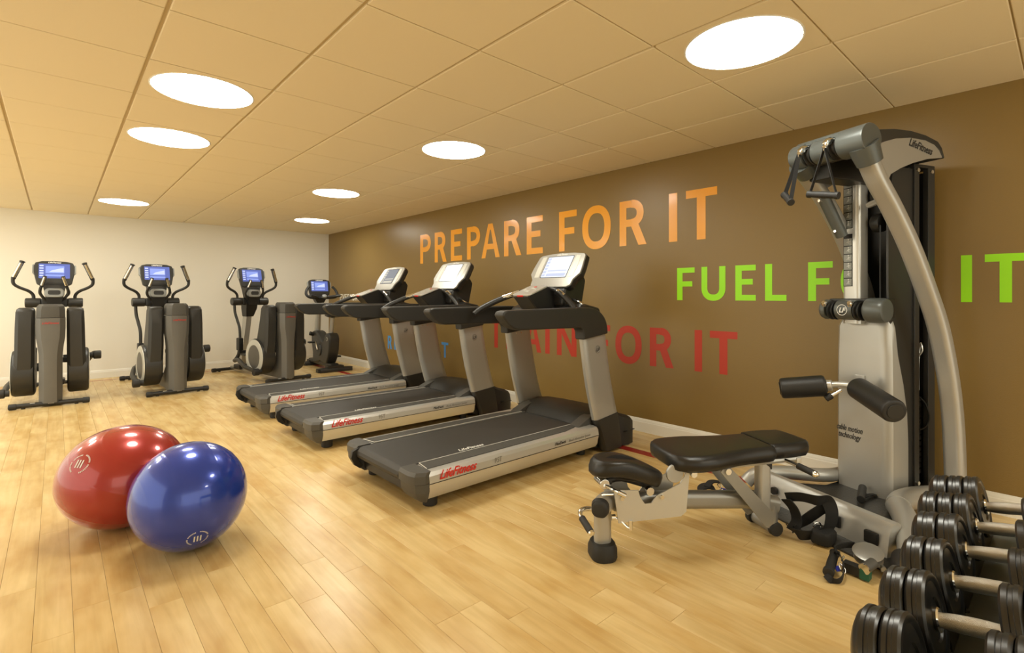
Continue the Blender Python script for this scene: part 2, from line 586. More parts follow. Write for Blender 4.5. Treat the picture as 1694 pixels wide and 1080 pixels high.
# ------------------------------------------------------------------ wall lettering
def ribbon(path, t, closed=False):
    """2D stroke of width t -> list of quads"""
    n = len(path); q = []
    L = []
    for i in range(n):
        a = Vector(path[(i - 1) % n] if closed or i > 0 else path[i]); b = Vector(path[(i + 1) % n] if closed or i < n - 1 else path[i])
        d = (b - a).normalized(); nr = Vector((-d.y, d.x)) * t / 2
        p = Vector(path[i]); L.append((p + nr, p - nr))
    for i in range(n if closed else n - 1):
        a, b = L[i], L[(i + 1) % n]
        q.append([a[0], a[1], b[1], b[0]])
    return q
def arc(cx, cy, rx, ry, a0, a1, n=14, e=.82):
    out = []
    for k in range(n + 1):
        a = R(a0 + (a1 - a0) * k / n)
        c, s_ = math.cos(a), math.sin(a)
        out.append((cx + rx * math.copysign(abs(c) ** e, c), cy + ry * math.copysign(abs(s_) ** e, s_)))
    return out
def glyph(ch, w, h, t):
    bar = lambda x0, x1, y0, y1: [[(x0, y0), (x1, y0), (x1, y1), (x0, y1)]]
    th = t * .86
    if ch == 'I': return bar(0, w, 0, h)
    if ch == 'T': return bar(0, w, h - th, h) + bar(w / 2 - t / 2, w / 2 + t / 2, 0, h - th)
    if ch == 'L': return bar(0, t, 0, h) + bar(t, w, 0, th)
    if ch == 'E': return bar(0, t, 0, h) + bar(t, w, 0, th) + bar(t, w, h - th, h) + bar(t, w * .86, h * .53 - th / 2, h * .53 + th / 2)
    if ch == 'F': return bar(0, t, 0, h) + bar(t, w, h - th, h) + bar(t, w * .87, h * .5 - th / 2, h * .5 + th / 2)
    if ch in 'PR':
        lo = h * (.40 if ch == 'P' else .42)
        x = w * (1 if ch == 'P' else .90) - t / 2
        cy = (lo + h) / 2; ry = (h - lo) / 2 - th / 2
        q = bar(0, t, 0, h) + bar(t, w * .45, h - th, h) + bar(t, w * .45, lo, lo + th)
        q += ribbon(arc(w * .45, cy, x - w * .45, ry, 90, -90, 14, .9), t * .95)
        if ch == 'R': q += [[(w * .40, lo + th * .4), (w * .40 + t * 1.05, lo + th * .6), (w, 0), (w - t * 1.12, 0)]]
        return q
    if ch == 'A':
        a = t * .55
        return [[(0, 0), (t, 0), (w / 2 + .0 * t, h - th * .6), (w / 2 - a, h)], [(w - t, 0), (w, 0), (w / 2 + a, h), (w / 2, h - th * .6)],
                [(w / 2 - a, h), (w / 2 - a * .8, h - th * 1.1), (w / 2 + a * .8, h - th * 1.1), (w / 2 + a, h)]] + bar(w * .24, w * .76, h * .25, h * .25 + th)
    if ch == 'N': return bar(0, t, 0, h) + bar(w - t, w, 0, h) + [[(0, h), (t * 1.05, h), (w, 0), (w - t * 1.05, 0)]]
    if ch == 'V': return [[(0, h), (t, h), (w / 2 + t * .5, 0), (w / 2 - t * .5, 0)], [(w - t, h), (w, h), (w / 2 + t * .5, 0), (w / 2 - t * .5, 0)]]
    if ch == 'Y': return [[(0, h), (t, h), (w / 2 + t * .5, h * .42), (w / 2 - t * .5, h * .42)], [(w - t, h), (w, h), (w / 2 + t * .5, h * .42), (w / 2 - t * .5, h * .42)]] + bar(w / 2 - t / 2, w / 2 + t / 2, 0, h * .45)
    if ch == 'O': return ribbon(arc(w / 2, h / 2, w / 2 - t / 2, h / 2 - th / 2 + .002, 0, 360, 40, .88)[:-1], t * .98, True)
    if ch == 'D': return bar(0, t, 0, h) + ribbon([(t, h - th / 2)] + arc(w * .4, h / 2, w * .6 - t / 2, h / 2 - th / 2, 90, -90, 18, .85) + [(t, th / 2)], t * .95)
    if ch == 'U': return ribbon([(t / 2, h), (t / 2, h * .36)] + arc(w / 2, h * .36, w / 2 - t / 2, h * .36 - th / 2, 180, 360, 18, .9)[1:-1] + [(w - t / 2, h * .36), (w - t / 2, h)], t)
    if ch == 'S':
        r = (h / 2 - th / 2) / 2
        up = arc(w / 2, h - th / 2 - r, w / 2 - t / 2, r, 20, 270, 16, .9)
        dn = arc(w / 2, th / 2 + r, w / 2 - t / 2, r, 90, -160, 16, .9)
        return ribbon(up + dn[1:], t)
def lettering(label, rows, z0, z1, t, material):
    """rows: (char, y_left, y_right) on the brown wall"""
    yc = (rows[0][1] + rows[-1][2]) / 2
    root = empty('wall_lettering', (WX, yc, z0), 0, label, 'wall sign')
    for ch, ya, yb in rows:
        m = MB(); w = ya - yb; h = z1 - z0
        for kk, poly in enumerate(glyph(ch, w, h, t)):
            e = .00004 * kk
            if abs(sum(poly[i][0] * poly[(i + 1) % len(poly)][1] - poly[(i + 1) % len(poly)][0] * poly[i][1] for i in range(len(poly)))) < 1e-7: continue
            f0 = [(-.0003, ya - p[0] - yc, p[1]) for p in poly]; f1 = [(-.0014 - e, ya - p[0] - yc, p[1]) for p in poly]
            m.loft([f0, f1])
        m.link('letter', material, root, smooth=0)
lettering('large orange PREPARE FOR IT lettering high on the brown wall',
          [('P', 6.624, 6.332), ('R', 6.229, 5.927), ('E', 5.823, 5.562), ('P', 5.449, 5.165), ('A', 5.138, 4.776), ('R', 4.692, 4.381), ('E', 4.289, 4.027),
           ('F', 3.776, 3.524), ('O', 3.447, 3.080), ('R', 2.975, 2.669), ('I', 2.438, 2.356), ('T', 2.272, 1.991)], 1.746, 2.176, .080, 'orange')
lettering('bright green FUEL FOR IT lettering on the brown wall behind the pulley machine',
          [('F', 2.357, 2.192), ('U', 2.129, 1.921), ('E', 1.839, 1.678), ('L', 1.607, 1.452), ('F', 1.304, 1.146), ('O', 1.097, .865), ('R', .80, .61), ('I', .461, .411), ('T', .355, .176)],
          1.229, 1.511, .052, 'green')
lettering('dark red TRAIN FOR IT lettering low on the wall behind the treadmills',
          [('T', 4.97, 4.72), ('R', 4.653, 4.42), ('A', 4.335, 4.051), ('I', 3.987, 3.918), ('N', 3.808, 3.526), ('F', 3.284, 3.088), ('O', 3.024, 2.723), ('R', 2.635, 2.391), ('I', 2.191, 2.124), ('T', 2.054, 1.822)],
          .622, .975, .068, 'red')
lettering('pale blue REST FOR IT lettering partly hidden behind treadmill posts',
          [('R', 7.634, 7.497), ('E', 7.424, 7.299), ('S', 7.23, 7.10), ('T', 7.05, 6.90), ('F', 6.79, 6.68), ('O', 6.644, 6.489), ('R', 6.43, 6.31), ('I', 6.18, 6.14), ('T', 6.055, 5.887)],
          .395, .610, .042, 'blue')
lettering('small white EVERYDAY IS lettering near the far corner',
          [('E', 9.545, 9.452), ('V', 9.44, 9.335), ('E', 9.318, 9.23), ('R', 9.21, 9.11), ('Y', 9.10, 9.0), ('D', 8.985, 8.89), ('A', 8.88, 8.78), ('Y', 8.775, 8.679), ('I', 8.626, 8.60), ('S', 8.58, 8.49)],
          1.178, 1.300, .024, 'white')

# ------------------------------------------------------------------ treadmills
def make_treadmill(loc, label):
    t = empty('treadmill', loc, 0, label, 'treadmill', 'treadmills facing the brown wall')
    for s in (-1, 1):
        def Y(v): return s * v
        # silver side rail: rounded top shoulder, slightly hollow flank
        prof = [(.300, .236), (.425, .240), (.462, .234), (.478, .215), (.484, .178), (.484, .166), (.476, .140), (.470, .105), (.452, .078), (.400, .068), (.300, .068)]
        m = MB(); m.loft([[(x, Y(a), b) for a, b in prof] for x in (.05, 1.60)])
        rail = m.link('side_rail', 'silver_light', t, smooth=30)
        m = MB(); m.box(.05, 1.60, min(Y(.4835), Y(.4855)), max(Y(.4835), Y(.4855)), .170, .1745); m.link('seam', 'black', rail, smooth=0)
        # anti-slip foot strip on top, ending in a curve at the front
        pts = [(.09, .300), (1.50, .300), (1.50, .33), (1.44, .37), (1.30, .405), (.07, .418)]
        m = MB(); m.prism([(a, Y(b)) for a, b in pts], .238, .2435, 'xy'); strip = m.link('foot_strip', 'foot_strip', t, smooth=0)
        m = MB()
        m.box(.09, 1.50, min(Y(.296), Y(.3)), max(Y(.296), Y(.3)), .2395, .2452)
        m.tube([(.09, Y(.30), .2445), (.07, Y(.418), .2445)], .0025, 6)
        m.link('edge_line', 'line_white', strip, smooth=0)
        # rear end cap: chamfered, with a hook shaped lower part
        top = [(.05, .29), (.05, .478), (.02, .486), (-.035, .455), (-.05, .40), (-.045, .29)]
        m = MB(); m.loft([[(a + .015 * (k == 2), Y(b * (1 if k < 2 else .985)), z) for a, b in top] for k, z in ((0, .178), (1, .225), (2, .244))])
        cap = m.link('end_cap', 'cap_grey', t, smooth=35)
        low = [(.052, .30), (.052, .480), (.025, .482), (-.030, .452), (-.044, .40), (-.038, .30)]
        m = MB(); m.loft([[(a * f + .01 * g, Y(b * h2), z) for a, b in low] for z, f, g, h2 in ((.175, 1, 0, 1), (.13, .95, .2, 1), (.095, .7, 1.2, .985), (.066, .3, 2.8, .96))])
        m.link('end_cap_skirt', 'cap_grey', cap, smooth=35)
        # hooked roller guard inside the cap
        m = MB(); m.prism([(-.03, .235), (-.075, .215), (-.085, .17), (-.06, .12), (-.02, .09), (.0, .11), (-.03, .15), (-.02, .21)], min(Y(.275), Y(.305)), max(Y(.275), Y(.305)), 'xz', bev=.004)
        if s > 0: m.link('roller_guard', 'plastic', t)
        # uprights: swept silver blade on a dark boot
        rows = [(.02, 1.70, 1.93), (.12, 1.66, 1.915), (.22, 1.62, 1.895), (.298, 1.585, 1.875), (.40, 1.55, 1.845), (.55, 1.508, 1.80), (.70, 1.475, 1.765), (.85, 1.448, 1.735), (.968, 1.43, 1.715)]
        def blade(m, rows, yi, yo, nose=.018):
            lp = []
            for z, a, b in rows:
                c = (yi + yo) / 2
                zz = lambda x: z + (.03 * (x - (a + b) / 2) / (b - a) if .29 < z < .31 or z > .96 else 0)
                q = [(a, c - .012), (a, c + .012), (a + nose, yo - .004), (a + nose * 3, yo), (b - nose * 3, yo), (b - nose, yo - .004), (b, c + .012), (b, c - .012), (b - nose, yi + .004), (b - nose * 3, yi), (a + nose * 3, yi), (a + nose, yi + .004)]
                lp.append([(x, Y(y), zz(x)) for x, y in q])
            m.loft(lp)
        m = MB(); blade(m, rows[3:], .405, .472); up = m.link('upright', 'silver', t, smooth=40)
        m = MB(); m.lathe([(.031, .001), (.031, .005), (.026, .005), (.026, .001)], (1.60, Y(.4700), .845), (0, s, 0), 28); em = m.link('emblem', 'silver_dark', up)
        text_mesh('LF', .040, 'emblem_letters', 'ink_dark', up, frame((1.60 - .0190, Y(.4740), .830), (1, 0, 0), (0, 0, 1)) if s < 0 else frame((1.60 + .0190, Y(.4740), .830), (-1, 0, 0), (0, 0, 1)), shear=.25, offset=.0008)
        m = MB()
        for dx in (0, .06): m.cyl((1.53 + dx, Y(.402), .93), (1.53 + dx, Y(.407), .93), .006, 10)
        m.link('bolt', 'chrome', up)
        m = MB(); blade(m, rows[:4], .395, .480); m.link('boot', 'plastic_warm', t, smooth=40)
        # armrest: long pad bending down into the upright
        arm = [(.602, 1.140), (.615, 1.162), (.650, 1.170)] + [(1.43 + .28 * math.sin(R(a)) ** .84, .965 + .213 * math.cos(R(a)) ** .84) for a in range(0, 91, 9)] + [(1.415, .930),
               (1.412, .985), (1.400, 1.012), (1.370, 1.024), (.760, 1.034), (.705, 1.048), (.655, 1.078), (.622, 1.110)]
        m = MB(); m.prism(arm, min(Y(.395), Y(.492)), max(Y(.395), Y(.492)), 'xz', bev=.016, seg=3)
        m.link('armrest', 'plastic_warm', t, smooth=30)
        # curved wing from boot to belt
        m = MB(); m.prism([(1.45, .236), (1.50, .262), (1.60, .30), (1.68, .31), (1.68, .236)], min(Y(.30), Y(.40)), max(Y(.30), Y(.40)), 'xz', bev=.006)
        m.link('wing', 'cap_grey', t)
    # labels on the near flank
    text_mesh('LifeFitness', .078, 'side_lettering', 'ink_red', t, frame((.115, -.4862, .187), (1, 0, 0), (0, -.1, 1)), shear=.35, offset=.0014, xs=.82)
    text_mesh('95T', .050, 'model_lettering', 'ink_grey', t, frame((.535, -.4855, .190), (1, 0, 0), (0, -.1, 1)), xs=.8)
    text_mesh('FlexDeck', .030, 'deck_lettering', 'ink_dark', t, frame((1.10, -.4855, .188), (1, 0, 0), (0, -.1, 1)), shear=.2, offset=.0006)
    text_mesh('Shock Absorption System', .027, 'deck_lettering', 'ink_grey', t, frame((1.245, -.4855, .188), (1, 0, 0), (0, -.1, 1)), shear=.2, xs=.88)
    # belt over its rollers, and the deck underneath
    pr = [(.0, .240), (1.60, .240)]
    lp = [(1.62, .234), (0.0, .238), (-.025, .232), (-.042, .216), (-.048, .196), (-.042, .176), (-.025, .160), (0.0, .155), (1.62, .155)]
    m = MB(); m.loft([[(x, y, z) for x, z in lp] for y in (-.285, .285)]); belt = m.link('running_belt', 'belt', t, smooth=30)
    text_mesh('LifeFitness', .055, 'belt_lettering', 'ink_white', belt, frame((.42, -.262, .2392), (1, 0, 0), (0, 1, 0)), shear=.4, offset=.001, xs=.9)
    m = MB(); m.box(.02, 1.7, -.40, .40, .075, .150, bev=.01); m.link('deck', 'plastic', t)
    m = MB()
    for s in (-1, 1):
        m.cyl((.13, s * .36, 0), (.13, s * .36, .07), .045, 16, bev=.008)
        m.cyl((1.55, s * .34, 0), (1.55, s * .34, .08), .035, 16, bev=.008)
    m.link('levelling_foot', 'rubber', t)
    # motor cover: sloping hood from the belt, wide nose in front
    m = MB()
    secs = []
    for x, z, hw, zb in ((1.52, .246, .285, .20), (1.58, .285, .34, .10), (1.66, .325, .385, .04), (1.76, .335, .395, .02), (1.90, .322, .398, .015), (1.96, .285, .44, .012), (2.03, .265, .462, .012), (2.095, .235, .455, .015), (2.13, .17, .43, .03), (2.135, .10, .42, .05)):
        secs.append([(x, -hw, zb), (x, -hw, z - .035), (x, -hw + .03, z - .008), (x, -hw * .4, z), (x, hw * .4, z), (x, hw - .03, z - .008), (x, hw, z - .035), (x, hw, zb)])
    m.loft(secs); mc = m.link('motor_cover', 'plastic_warm', t, smooth=35)
    m = MB(); m.box(1.975, 2.118, -.4605, .4605, .124, .128); m.link('cover_seam', 'black', mc, smooth=0)
    # cross member and pod carrying the controls
    m = MB(); m.prism([(1.42, 1.06), (1.46, 1.16), (1.56, 1.20), (1.72, 1.17), (1.76, 1.08), (1.66, 1.03), (1.48, 1.03)], -.40, .40, 'xz', bev=.02, seg=3)
    m.link('cross_member', 'plastic', t)
    m = MB(); m.prism([(1.22, 1.245), (1.20, 1.262), (1.43, 1.345), (1.50, 1.33), (1.56, 1.14), (1.40, 1.12), (1.30, 1.16)], -.095, .095, 'xz', bev=.018, seg=3)
    pod = m.link('control_pod', 'plastic', t)
    A = math.atan2(.083, .23)
    Mp = Matrix.Translation((1.315, 0, 1.309)) @ Euler((0, -A, 0)).to_matrix().to_4x4()
    m = MB(); m.prism([(p[0], p[1]) for p in rrect(.235, .215, .035)], -.006, .006, 'xy', bev=.003, M=Mp); pl = m.link('control_panel', 'silver_light', pod)
    m = MB()
    for dx, dy, w in ((.04, .0, .06), (.0, .06, .025), (0, -.06, .025), (-.03, .0, .05)):
        m.box(dx - .012, dx + .012, dy - w / 2, dy + w / 2, .006, .0085, bev=.002, M=Mp)
    m.link('button', 'pad_light', pod)
    m = MB(); m.box(-.122, -.112, -.035, .035, -.012, .002, bev=.003, M=Mp); m.box(.06, .08, -.012, .012, .006, .010, bev=.002, M=Mp); m.link('stop_button', 'red_plastic', pod)
    # ergo bar either side of the pod, steel sensor sleeve on each
    for s in (-1, 1):
        path = [(1.42, s * .08, 1.315), (1.36, s * .145, 1.30), (1.22, s * .235, 1.245), (1.06, s * .295, 1.17), (.98, s * .315, 1.115)] if s > 0 else [(1.47, -.08, 1.325), (1.47, -.15, 1.31), (1.48, -.23, 1.26), (1.50, -.30, 1.19), (1.50, -.33, 1.15)]
        m = MB(); m.tube(path, [.018, .021, .023, .024, .022], 12, 5); bar = m.link('grip_bar', 'plastic', t)
        m = MB(); m.tube([Vector(path[1]).lerp(Vector(path[2]), f) + Vector((0, -s * .0, .005)) for f in (.15, .5, .85, 1.0)], .0215, 12, 2); m.link('pulse_sensor', 'chrome', bar)
        m = MB(); m.tube([(1.60, s * .36, 1.175), (1.60, s * .26, 1.225), (1.66, s * .14, 1.24)], .013, 10, 4); m.link('trim_rod', 'chrome', t)
    # console: dark shell, silver bezel with notch, screen, side pads
    T = math.atan2(.18, .285)
    Mc = Matrix.Translation((1.54, 0, 1.335)) @ Matrix(((math.sin(T), 0, 0), (0, 1, 0), (math.cos(T), 0, 0))).to_4x4()
    xd = Vector((0, -1, 0)); yd = Vector((math.sin(T), 0, math.cos(T)))
    Mc = frame((1.54, 0, 1.335), xd, yd)          # x right (towards -y), y up the panel, z towards the runner
    out = [(-.20, .0), (.20, .0), (.232, .02), (.238, .075), (.262, .105), (.288, .135), (.286, .20), (.268, .318), (.245, .336), (.13, .350), (0, .354), (-.13, .350), (-.245, .336), (-.268, .318), (-.286, .20), (-.288, .135), (-.262, .105), (-.238, .075), (-.232, .02)]
    m = MB(); m.prism([(a, b) for a, b in out], -.004, .014, 'xy', bev=.006, seg=2, M=Mc); con = m.link('console', 'bezel', t, smooth=30)
    m = MB(); m.loft([[Mc @ Vector((a * f, .177 + (b - .177) * g, z)) for a, b in out] for z, f, g in ((-.002, 1.015, 1.02), (-.035, 1.02, 1.02), (-.060, .96, .97), (-.085, .70, .8))]); m.link('shell', 'plastic', con, smooth=35)
    m = MB(); m.prism(rrect(.305, .225, .006, 1), .012, .0150, 'xy', M=Mc @ Matrix.Translation((-.0, .205, 0))); m.link('screen_surround', 'black', con, smooth=0)
    m = MB(); m.prism(rrect(.292, .212, .004, 1), .013, .0158, 'xy', M=Mc @ Matrix.Translation((0, .205, 0))); scr = m.link('screen', 'screen_haze', con, smooth=0)
    m = MB()
    for k in range(6): m.prism(rrect(.036, .024, .005, 2), .0155, .0163, 'xy', M=Mc @ Matrix.Translation((-.122, .120 + k * .034, 0)))
    m.prism(rrect(.22, .012, .003, 1), .0155, .0163, 'xy', M=Mc @ Matrix.Translation((.02, .165, 0)))
    m.prism(rrect(.22, .030, .003, 1), .0155, .0163, 'xy', M=Mc @ Matrix.Translation((.02, .122, 0)))
    m.link('screen_key', 'screen_key', scr, smooth=0)
    m = MB()
    for s in (-1, 1):
        m.prism([(s * .172, .10), (s * .225, .10), (s * .232, .20), (s * .222, .315), (s * .172, .32)], .0125, .0155, 'xy', bev=.001, M=Mc)
    m.link('side_pad', 'pad_light', con, smooth=0)
    text_mesh('LifeFitness', .028, 'console_lettering', 'ink_white', con, Mc @ Matrix.Translation((0, .325, .0145)), shear=.3, align='CENTER', offset=.0006)
    # tray and neck between console and cross member
    m = MB(); m.prism([(1.50, 1.20), (1.53, 1.325), (1.60, 1.36), (1.76, 1.46), (1.80, 1.40), (1.74, 1.15), (1.56, 1.14)], -.19, .19, 'xz', bev=.02, seg=3)
    m.link('console_neck', 'plastic', t)
    m = MB(); m.tube([Mc @ Vector((.03, -.01, .03)), (1.50, -.14, 1.31), (1.54, -.20, 1.22), (1.62, -.27, 1.175)], .003, 6, 6); m.link('cord', 'plastic', t)
    return t
tm = make_treadmill((1.55, 3.00, 0), 'nearest silver and black treadmill with a pale screen, beside the weight bench')
def swap(root, name, material):
    for c in kids(root):
        for d in kids(c):
            if d.name.split('.')[0] == name:
                d.data = d.data.copy(); d.data.materials.clear(); d.data.materials.append(MATS[material])
def swap_deep(root, name, material):
    for c in kids(root):
        if c.name.split('.')[0] == name:
            c.data = c.data.copy(); c.data.materials.clear(); c.data.materials.append(MATS[material])
        swap_deep(c, name, material)
t2 = dup(tm, (1.55, 4.59, 0), 0, 'middle treadmill of three, its screen glaring plain white')
swap_deep(t2, 'screen', 'screen_glare'); swap_deep(t2, 'screen_key', 'screen_glare')
t1 = dup(tm, (1.55, 5.965, 0), 0, 'farthest treadmill of three, its screen dull grey')
swap_deep(t1, 'screen', 'screen_dim'); swap_deep(t1, 'screen_key', 'panel_grey')

# ------------------------------------------------------------------ console shared by ellipticals and the bike
def cardio_console(t, y, z0, tilt=12, w=.40, h=.31):
    M = frame((0, y, z0), (1, 0, 0), (0, math.sin(R(tilt)), math.cos(R(tilt))))   # z axis of M looks at -y
    out = [(-w * .36, 0), (w * .36, 0), (w * .43, .02), (w * .475, h * .35), (w * .5, h * .55), (w * .5, h * .80), (w * .455, h * .93), (w * .30, h * .985), (0, h), (-w * .30, h * .985), (-w * .455, h * .93), (-w * .5, h * .80), (-w * .5, h * .55), (-w * .475, h * .35), (-w * .43, .02)]
    m = MB(); m.prism(out, -.045, .012, 'xy', bev=.010, seg=3, M=M); con = m.link('console', 'shroud_dark', t, smooth=35)
    m = MB()
    for s in (-1, 1): m.prism([(s * w * .485, h * .42), (s * w * .535, h * .50), (s * w * .535, h * .82), (s * w * .50, h * .86)], -.03, .006, 'xy', bev=.004, M=M)
    m.link('console_edge', 'panel_grey', con)
    sw, sh = w * .76, h * .60
    cy = h * .575
    m = MB(); m.prism(rrect(sw, sh, .004, 1), .010, .0135, 'xy', M=M @ Matrix.Translation((0, cy, 0))); scr = m.link('screen', 'screen_blue', con, smooth=0)
    m = MB(); m.prism(rrect(sw * .60, sh * .50, .003, 1), .013, .0142, 'xy', M=M @ Matrix.Translation((.005, cy + sh * .10, 0)))
    m.prism(rrect(sw * .60, sh * .14, .003, 1), .013, .0142, 'xy', M=M @ Matrix.Translation((.005, cy - sh * .30, 0)))
    m.link('screen_picture', 'screen_mid', scr, smooth=0)
    m = MB(); m.prism([(-.06, -.03), (.085, -.03), (.085, .03), (.02, .012), (-.03, -.005)], .014, .0147, 'xy', M=M @ Matrix.Translation((.005, cy + sh * .08, 0)))
    for k in range(5): m.prism(rrect(sw * .13, sh * .09, .003, 1), .013, .0142, 'xy', M=M @ Matrix.Translation((-sw * .41, cy - sh * .32 + k * sh * .17, 0)))
    m.link('screen_icons', 'screen_pale', scr, smooth=0)
    text_mesh('LifeFitness', .030, 'console_lettering', 'ink_white', con, M @ Matrix.Translation((0, h * .905, .0125)), shear=.3, align='CENTER', offset=.0007)
    m = MB(); m.prism(rrect(w * .5, .02, .008), .012, .018, 'xy', M=M @ Matrix.Translation((0, .028, 0))); m.link('key_row', 'plastic', con)
    return con

def make_elliptical(loc, rz, label):
    t = empty('elliptical_trainer', loc, rz, label, 'elliptical', 'elliptical trainers along the cream wall')
    # floor bars with rubber ends
    for nm, y, hw in (('rear_stabilizer', .0, .345), ('front_stabilizer', 1.80, .33)):
        m = MB(); m.cyl((-hw + .05, y, .036), (hw - .05, y, .036), .026, 16); st = m.link(nm, 'plastic', t)
        m = MB()
        for s in (-1, 1): m.cyl((s * (hw - .07), y, .034), (s * hw, y, .034), .033, 16, bev=.012)
        m.link('end_cap', 'rubber', st)
        m = MB()
        for s in (-1, 1): m.cyl((s * (hw - .12), y, 0), (s * (hw - .12), y, .02), .018, 10)
        m.link('levelling_foot', 'rubber', st)
    m = MB(); m.box(-.045, .045, .1, 1.80, .035, .085, bev=.012); m.link('base_beam', 'silver_dark', t)
    m = MB(); m.box(-.02, .03, -.034, -.02, .040, .052); m.box(-.17, -.13, -.02, -.01, .055, .060); m.link('sticker', 'line_white', t, smooth=0)
    # centre shroud: waist below, shoulders above, chamfered sides
    prof = [(.045, .100, .20), (.20, .100, .20), (.45, .100, .19), (.60, .102, .18), (.70, .112, .17), (.78, .123, .17), (.90, .127, .17), (1.012, .127, .17)]
    def ring(z, hw, d, f=.0): return [(-hw, .03 + f, z), (-hw + .045, -.035 + f, z), (0, -.048 + f, z), (hw - .045, -.035 + f, z), (hw, .03 + f, z), (hw, d, z), (-hw, d, z)]
    m = MB(); m.loft([ring(z, hw, d) for z, hw, d in prof]); sh = m.link('center_shroud', 'shroud_grey', t, smooth=28)
    m = MB(); m.loft([ring(z, hw, .17, f) for z, hw, f in ((1.016, .124, .002), (1.10, .122, .004), (1.145, .116, .012), (1.168, .098, .03))]); m.link('shroud_cap', 'cap_grey', t, smooth=28)
    m = MB(); m.prism([(.15, .05), (.15, .45), (.30, .30), (.46, .16), (.60, .10), (.60, .05)], -.09, .09, 'yz', bev=.015); m.link('rear_skirt', 'shroud_grey', t)
    text_mesh('LifeFitness', .034, 'shroud_lettering', 'ink_red', t, frame((0, -.052, .945), (1, 0, 0), (0, .0, 1)), shear=.35, align='CENTER')
    for s in (-1, 1):
        # tall cover and drum either side
        m = MB()
        rows = []
        for z, a, b, y0, y1 in ((.42, .140, .312, .10, .44), (.60, .138, .306, .08, .38), (.90, .136, .300, .07, .30), (1.08, .135, .294, .08, .27), (1.115, .140, .286, .10, .25), (1.13, .160, .265, .12, .23)):
            c = .03
            rows.append([(s * a, y0 + c, z), (s * (a + c), y0, z), (s * (b - c), y0, z), (s * b, y0 + c, z), (s * b, y1 - c, z), (s * (b - c), y1, z), (s * (a + c), y1, z), (s * a, y1 - c, z)])
        m.loft(rows); cv = m.link('side_cover', 'shroud_dark', t, smooth=40)
        m = MB(); m.lathe([(.235, 0), (.262, .012), (.268, .03), (.268, .17), (.26, .19), (.22, .2)], (s * .140, .36, .365), (s, 0, 0), 48); dr = m.link('drum', 'shroud_dark', t, smooth=35)
        m = MB(); m.lathe([(.255, 0), (.250, .006), (.175, .010), (.17, .002)], (s * .336, .36, .365), (s, 0, 0), 48); m.link('ring', 'pad_light', dr)
        m = MB(); m.lathe([(.172, 0), (.168, .006), (.02, .010)], (s * .338, .36, .365), (s, 0, 0), 40); m.link('hub_disc', 'shroud_grey', dr)
        # moving arm: grip, curved bar, socket, lower link
        path = [(s * .205, 1.19, 1.20), (s * .205, 1.185, 1.27), (s * .245, 1.17, 1.325), (s * .335, 1.14, 1.375), (s * .382, 1.12, 1.42), (s * .388, 1.11, 1.485)]
        m = MB(); m.tube(path, .0185, 12, 5); ha = m.link('moving_handle', 'plastic_warm', t)
        m = MB(); m.cyl((s * .386, 1.108, 1.48), (s * .300, 1.06, 1.70), .024, 14, bev=.005); g = m.link('grip', 'rubber', ha)
        m = MB(); m.tube([(s * .380, 1.088, 1.505), (s * .308, 1.046, 1.685)], .0195, 10); m.link('sensor_plate', 'chrome', ha)
        m = MB(); m.lathe([(.030, 0), (.028, .012), (.010, .016)], (s * .300, 1.06, 1.695), (-s * .38, -.2, .9), 14); m.link('grip_end', 'plastic', ha)
        path = [(s * .24, 1.20, 1.13), (s * .235, 1.19, 1.0), (s * .215, 1.16, .88), (s * .20, 1.12, .76), (s * .20, 1.10, .60)]
        m = MB(); m.tube(path, .020, 12, 5); m.link('arm_tube', 'plastic_warm', t)
        m = MB(); m.box(s * .20 - .035, s * .20 + .035, 1.06, 1.16, .40, .60, bev=.014); m.link('arm_socket', 'plastic', t)
        m = MB(); m.box(s * .20 - .018, s * .20 + .018, 1.052, 1.062, .43, .52); m.link('socket_slot', 'black', t, smooth=0)
        m = MB(); m.tube([(s * .20, 1.11, .42), (s * .21, 1.13, .33), (s * .24, 1.16, .25)], [.03, .026, .032], 12, 4); m.link('lower_link', 'plastic_warm', t)
        zr, yr = (.17, .14) if s < 0 else (.53, .36)
        m = MB(); m.tube([(s * .24, 1.18, .24), (s * .30, .92, .27 if s < 0 else .38), (s * .385, .55, zr + (.04 if s < 0 else 0)), (s * .39, yr + .06, zr)], [.034, .032, .03, .028], 12, 5); m.link('pedal_beam', 'plastic_warm', t)
        m = MB(); m.cyl((s * .345, yr, zr), (s * .385, yr, zr), .035, 16); m.cyl((s * .38, yr, zr), (s * .458, yr, zr), .052, 20, bev=.012); m.link('crank_roller', 'rubber', t)
        # foot plate with raised rim
        zf = .33 if s < 0 else .42
        m = MB(); m.prism([(s * .155 + p[0], .90 + p[1]) for p in rrect(.15, .34, .04)], zf, zf + .03, 'xy', bev=.008)
        for yy in (.72, 1.08): m.box(s * .155 - .07, s * .155 + .07, yy - .01, yy + .01, zf + .02, zf + .07, bev=.006)
        m.link('foot_plate', 'plastic', t)
        # fixed inner handle
        path = [(s * .055, 1.12, 1.20), (s * .10, 1.09, 1.235), (s * .135, 1.06, 1.30), (s * .130, 1.03, 1.36), (s * .118, 1.02, 1.39)]
        m = MB(); m.tube(path, .0165, 12, 5); fh = m.link('fixed_handle', 'plastic_warm', t)
        m = MB(); m.cyl((s * .120, 1.02, 1.385), (s * .085, .99, 1.52), .021, 14, bev=.004); m.link('grip', 'rubber', fh)
        m = MB(); m.tube([(s * .117, 1.003, 1.40), (s * .086, .975, 1.508)], .016, 10); m.link('sensor_plate', 'chrome', fh)
        m = MB(); m.cyl((s * .13, 1.20, 1.175), (s * .285, 1.20, 1.175), .062, 28, bev=.014); m.link('pivot_housing', 'shroud_dark', t)
    m = MB(); m.box(-.135, .135, 1.145, 1.255, 1.118, 1.235, bev=.02, seg=3); m.link('housing_bridge', 'plastic', t)
